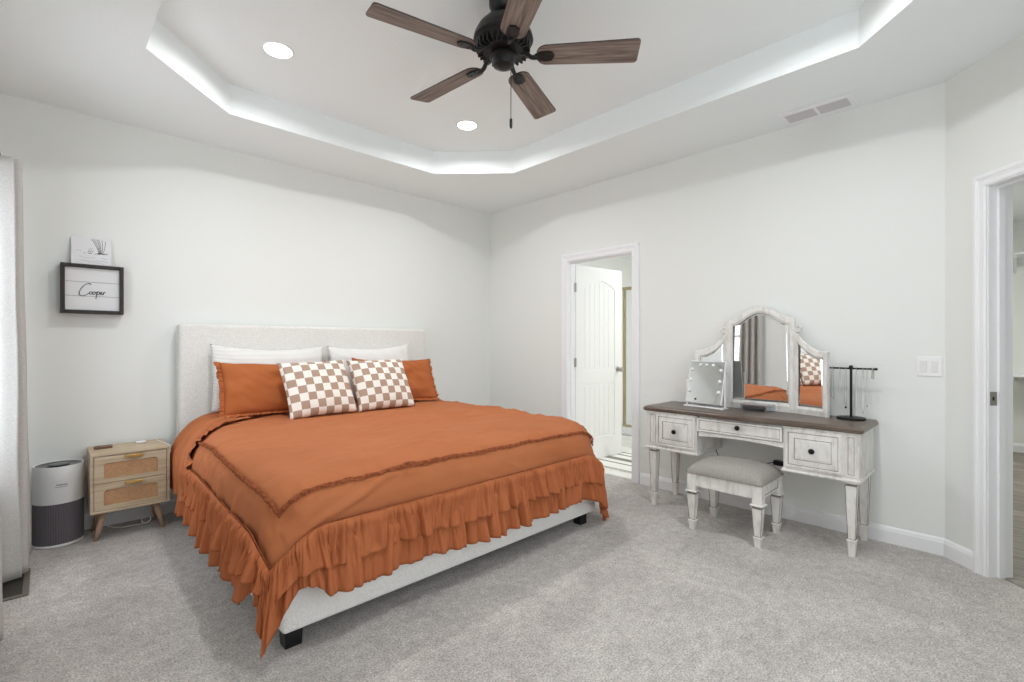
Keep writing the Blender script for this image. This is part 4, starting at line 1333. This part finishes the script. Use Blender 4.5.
# ------------------------------------------------------------------ trifold mirror
def build_mirror():
    am = [M_ant, M_glaze]
    t = thing('trifold_mirror', 'three panel antique white mirror with arched centre standing on the vanity', 'mirror', (-0.07, -2.993, VT))
    hw = 0.222; fw = 0.036
    # centre panel local: X = world -y, Z up, face -x.  build in world via matrix
    def MW(px, py, ang):
        # local (a, d, z): a to the right as seen from the room, d out of the wall (towards the room)
        return Matrix.Translation((px, py, VT)) @ Matrix.Rotation(ang, 4, 'Z') @ Matrix(((0, -1, 0, 0), (-1, 0, 0, 0), (0, 0, 1, 0), (0, 0, 0, 1)))
    def arch(a, w, zs, zp):
        u = abs(a)/w
        # ogee: shoulders concave, crown convex
        return zs+(zp-zs)*(0.5+0.5*math.cos(PI*min(1, u/0.93)))**0.72
    def ring_panel(outer, inner, d0, d1, M, name, parent):
        bm = B(); n = len(outer)
        for d_in, d_out in ((d0, d1),):
            A = [bm.verts.new(M @ Vector((a, d1, z))) for a, z in outer]; I = [bm.verts.new(M @ Vector((a, d1-.004, z))) for a, z in inner]
            mid = [((a+b*2)/3, (z+y*2)/3) for (a, z), (b, y) in zip(outer, inner)]
            Mi = [bm.verts.new(M @ Vector((a, d1+.004, z))) for a, z in mid]
            A0 = [bm.verts.new(M @ Vector((a, d0, z))) for a, z in outer]; I0 = [bm.verts.new(M @ Vector((a, d0, z))) for a, z in inner]
            I1 = [bm.verts.new(M @ Vector((a, d1-.012, z))) for a, z in inner]
            for i in range(n):
                j = (i+1) % n
                bm.faces.new((A[i], A[j], Mi[j], Mi[i])); bm.faces.new((Mi[i], Mi[j], I[j], I[i]))
                f = bm.faces.new((I[i], I[j], I1[j], I1[i])); f.material_index = 1
                bm.faces.new((A0[i], A0[j], A[j], A[i])); bm.faces.new((I0[i], I0[j], A0[j], A0[i])); bm.faces.new((I1[i], I1[j], I0[j], I0[i]))
        return obj(name, bm, am, parent)
    def glass(inner, d, M, parent):
        bm = B(); vs = [bm.verts.new(M @ Vector((a, d, z))) for a, z in inner]; vb = [bm.verts.new(M @ Vector((a, d-.003, z))) for a, z in inner]
        bm.faces.new(vs); bm.faces.new(vb)
        for i in range(len(vs)): bm.faces.new((vs[i], vs[(i+1) % len(vs)], vb[(i+1) % len(vs)], vb[i]))
        # bevelled border strip, a shade proud of the glass
        g = obj('mirror_glass', bm, M_mirror, parent)
        cxm = sum(a for a, z in inner)/len(inner); czm = sum(z for a, z in inner)/len(inner)
        bm = B()
        inn = []
        for a, z in inner:
            v = Vector((cxm-a, czm-z)); L = v.length; v = v/L*min(.014, L)
            inn.append((a+v.x, z+v.y))
        O = [bm.verts.new(M @ Vector((a, d+.0005, z))) for a, z in inner]; I = [bm.verts.new(M @ Vector((a, d+.0025, z))) for a, z in inn]
        for i in range(len(O)): bm.faces.new((O[i], O[(i+1) % len(O)], I[(i+1) % len(O)], I[i]))
        obj('bevelled_edge', bm, M_mirror, g)
    n = 28
    Mc = MW(-0.045, -2.993, 0.0)
    as_o = [hw-2*hw*k/n for k in range(n+1)]; outer = [(-hw, 0.0), (hw, 0.0)]+[(a, arch(a, hw, 0.648, 0.738)) for a in as_o]
    iw = hw-fw; as_i = [iw-2*iw*k/n for k in range(n+1)]; inner = [(-iw, 0.062), (iw, 0.062)]+[(a, arch(a, iw, 0.604, 0.692)) for a in as_i]
    p = thing('x', 'x', 'x'); bpy.data.objects.remove(p)
    ring_panel(outer, inner, 0.0, 0.026, Mc, 'centre_frame', t)
    glass(inner, 0.013, Mc, t)
    bm = B(); vs = box(bm, -hw+.004, hw-.004, 0.001, 0.008, 0.004, 0.59, M=Mc); obj('back_board', bm, M_ant, t)
    # wings: concave sloping top ending in a scroll at the hinge side
    for s in (-1, 1):
        ang = math.radians(18.5)*(-1 if s > 0 else 1)
        # hinge line at the side of the centre panel
        yw = -2.993-s*(hw+.004)
        M = MW(-0.050, yw, ang)
        ww = 0.228; f2 = 0.034
        def top(u): return 0.415+(0.555-0.415)*(1-math.sin(PI/2*min(1, u*1.06)))**1.15
        pts_o = [(0, 0), (s*ww, 0)]+[(s*ww*(1-k/20), top(1-k/20)) for k in range(21)]
        pts_i = [(s*f2, 0.052), (s*(ww-f2), 0.052)]+[(s*(f2+(ww-2*f2)*(1-k/20)), top(f2/ww+(1-2*f2/ww)*(1-k/20))-0.046) for k in range(21)]
        w = ring_panel(pts_o, pts_i, 0.0, 0.024, M, 'wing_frame', t)
        glass(pts_i, 0.012, M, w)
        bm = B(); box(bm, min(s*.004, s*(ww-.004)), max(s*.004, s*(ww-.004)), 0.001, 0.007, 0.004, 0.40, M=M); obj('back_board', bm, M_ant, w)
        bm = B(); sp = []
        for k in range(40):
            q = k/39*2.6*PI; rr = 0.026*(1-0.75*k/39)
            sp.append(M @ Vector((s*(0.030+rr*math.cos(q+PI)*1.0), 0.013, 0.576+rr*math.sin(q+PI))))
        tube(bm, sp, 0.008, 8, radii=[0.011-0.005*k/39 for k in range(40)])
        top_edge = [M @ Vector((s*ww*(k/20), 0.013, top(k/20)-0.002)) for k in range(21)]
        tube(bm, top_edge, 0.011, 8)
        obj('scroll', bm, am, w, True)


build_mirror()

def build_makeup_mirror():
    t = thing('makeup_mirror', 'small frameless tabletop makeup mirror with bulbs in a white stand left on the vanity', 'mirror', (-0.218, -2.668, VT), (0, 0, math.radians(-6)))
    # local: faces -x, spans y
    W, H = 0.285, 0.35
    bm = B()
    box(bm, -.045, .045, -W/2-.014, W/2+.014, 0, .010, .003, 1)
    box(bm, -.008, .008, -W/2-.014, -W/2-.004, .01, .255, .003, 1); box(bm, -.008, .008, W/2+.004, W/2+.014, .01, .20, .003, 1)
    obj('stand', bm, M_white, t, local=True)
    Mt = Matrix.Translation((-0.03, 0, 0.03)) @ Matrix.Rotation(math.radians(13.0), 4, 'Y')
    bm = B(); box(bm, -.010, .010, -W/2, W/2, 0, H-.03, .004, 2, M=Mt); pn = obj('panel', bm, M_white, t, local=True)
    bm = B(); box(bm, -.0125, -.010, -W/2+.006, W/2-.006, .006, H-.036, M=Mt); obj('mirror_glass', bm, M_mirror, pn, local=True)
    bulb = mat('frosted_bulb', c(238, 240, 240), 0.25)
    for y in (-W/2+.028, W/2-.028):
        for z in (0.09, 0.17, 0.25):
            bm = B(); bmesh.ops.create_uvsphere(bm, u_segments=12, v_segments=8, radius=.014, matrix=Mt @ Matrix.Translation((-.014, y, z)) @ Matrix.Diagonal((.7, 1, 1, 1))); obj('bulb', bm, bulb, pn, True, True)
    for y in (-.05, .05, 0.0):
        bm = B(); bmesh.ops.create_uvsphere(bm, u_segments=12, v_segments=8, radius=.012, matrix=Mt @ Matrix.Translation((-.014, y, H-.062)) @ Matrix.Diagonal((.7, 1, 1, 1))); obj('bulb', bm, bulb, pn, True, True)
    bm = B(); lathe(bm, [(.008, 0), (.008, .003)], n=14, M=Mt @ Matrix.Translation((-.0125, .06, .028)) @ Matrix.Rotation(-PI/2, 4, 'Y')); obj('touch_button', bm, mat('button_dark', c(70), .5), pn, local=True)


build_makeup_mirror()

def build_small_vanity_things():
    # clear tray with a dark item
    t = thing('acrylic_organizer', 'clear acrylic box lying before the mirror on the vanity', 'box', (-0.150, -3.01, VT))
    g = glass_mat('acrylic', (0.93, 0.95, 0.97, 1), 0.12)
    x0, x1, y0, y1, z = -.183, -.118, -3.115, -2.905, VT
    bm = B()
    box(bm, x0, x1, y0, y1, z, z+.003); box(bm, x0, x0+.003, y0, y1, z+.003, z+.045); box(bm, x1-.003, x1, y0, y1, z+.003, z+.055)
    box(bm, x0+.003, x1-.003, y0, y0+.003, z+.003, z+.05); box(bm, x0+.003, x1-.003, y1-.003, y1, z+.003, z+.05)
    obj('tray', bm, g, t)
    o = thing('black_case', 'slim black rounded case inside the clear acrylic box', 'case', (-.151, -2.99, VT+.003))
    bm = B(); box(bm, -.176, -.125, -3.06, -2.912, VT+.0035, VT+.036, .012, 4); obj('shell', bm, mat('case_navy', c(34, 36, 46), .4), o, 'auto')
    bm = B(); box(bm, -.1765, -.1245, -3.0605, -2.9115, VT+.019, VT+.0205, .0005, 1); obj('seam', bm, M_blackp, o)
    # jewellery stand
    cx, cy = -0.095, -3.545
    t = thing('jewelry_stand', 'black metal T bar jewelry stand on the right end of the vanity', 'jewelry stand', (cx, cy, VT))
    bm = B(); lathe(bm, [(.076, VT), (.078, VT+.003), (.078, VT+.009), (.074, VT+.012), (.012, VT+.014)], cx, cy, 40); obj('base', bm, M_black, t, 'auto')
    bm = B(); lathe(bm, [(.0075, VT+.012), (.0075, VT+.322), (.011, VT+.325), (.011, VT+.333), (.006, VT+.338)], cx, cy, 16); obj('post', bm, M_black, t, 'auto')
    bm = B(); zb = VT+.318
    tube(bm, [(cx, cy+.128, zb), (cx, cy-.128, zb)], .0055, 10)
    for s in (-1, 1): bmesh.ops.create_uvsphere(bm, u_segments=12, v_segments=8, radius=.0085, matrix=Matrix.Translation((cx, cy+s*.128, zb)))
    for k in range(12): 
        y = cy-.12+.24*k/11; tube(bm, [(cx, y-.002, zb), (cx, y+.002, zb)], .0068, 10)
    obj('bar', bm, M_black, t, True)
    silver = mat('silver_chain', c(196, 192, 184), .3, 1.0)
    spec = [(.098, .20, .012, 'thick silver chain necklace hanging at the left end of the jewelry stand'), (.058, .17, .010, 'fine silver necklace second from the left end of the jewelry stand'),
            (.028, .245, .010, 'silver pendant necklace with dark bead hanging left of the jewelry stand post'), (-.028, .265, .012, 'long silver necklace hanging just right of the jewelry stand post'),
            (-.062, .268, .014, 'longest thin necklace hanging midway right on the jewelry stand'), (-.084, .225, .010, 'silver necklace second from the right end of the jewelry stand'),
            (-.112, .062, .008, 'short beaded bracelet hanging at the right end of the jewelry stand')]
    for k, (dy, L, w, lab) in enumerate(spec):
        y = cy+dy; pts = []
        for i in range(25):
            u = i/24; ang = PI*u
            # loop over the bar, both strands hanging down and closing at the bottom
            ox = .0115 if k == 0 else .0085
            if u < .5: s = u*2; pts.append((cx-ox, y+w*math.sin(PI*s*.5)*.6, zb+.004-L*s))
            else: s = (u-.5)*2; pts.append((cx-ox+2*ox*s, y-w*math.sin(PI*(1-s)*.5)*.6, zb+.004-L*(1-s)))
        pts.append((cx, y, zb+(.0115 if k == 0 else .0085)))
        bm = B(); tube(bm, pts, .0014 if k not in (0, 6) else .0026, 6, closed=True)
        if k == 6 or k == 0:
            for q in pts[2:-2]: bmesh.ops.create_icosphere(bm, subdivisions=1, radius=.0042, matrix=Matrix.Translation(q))
        o = obj('necklace' if k < 6 else 'bracelet', bm, silver, None, True); tag(o, lab, 'necklace' if k < 6 else 'bracelet', 'jewelry on the stand')
        if k in (2, 4, 5):
            zz = zb+.004-L
            bm = B(); lathe(bm, [(.001, zz-.014), (.006, zz-.008), (.006, zz-.004), (.001, zz+.001)], cx, y, 10)
            obj('pendant', bm, silver if k != 2 else M_blackp, o, True)
    # outlet with adapter and cord below the vanity
    t = thing('wall_outlet', 'white wall outlet with black plug under the vanity', 'outlet', (0, -3.12, .36))
    bm = B(); box(bm, -.006, 0, -3.155, -3.085, .30, .415, .003, 2); obj('plate', bm, M_white, t)
    a = thing('power_adapter', 'black power adapter plugged in under the vanity behind the stool', 'adapter', (-.03, -3.11, .385))
    bm = B(); box(bm, -.046, -.0065, -3.20, -3.075, .368, .402, .006, 2); obj('body', bm, M_blackp, a)
    bm = B(); tube(bm, spline([(-.028, -3.075, .385), (-.05, -2.95, .34), (-.04, -2.80, .32), (-.012, -2.70, .34), (-.011, -2.66, .40), (-.011, -2.64, .52)], 8), .003, 8)
    obj('cord', bm, M_blackp, a, True)


build_small_vanity_things()
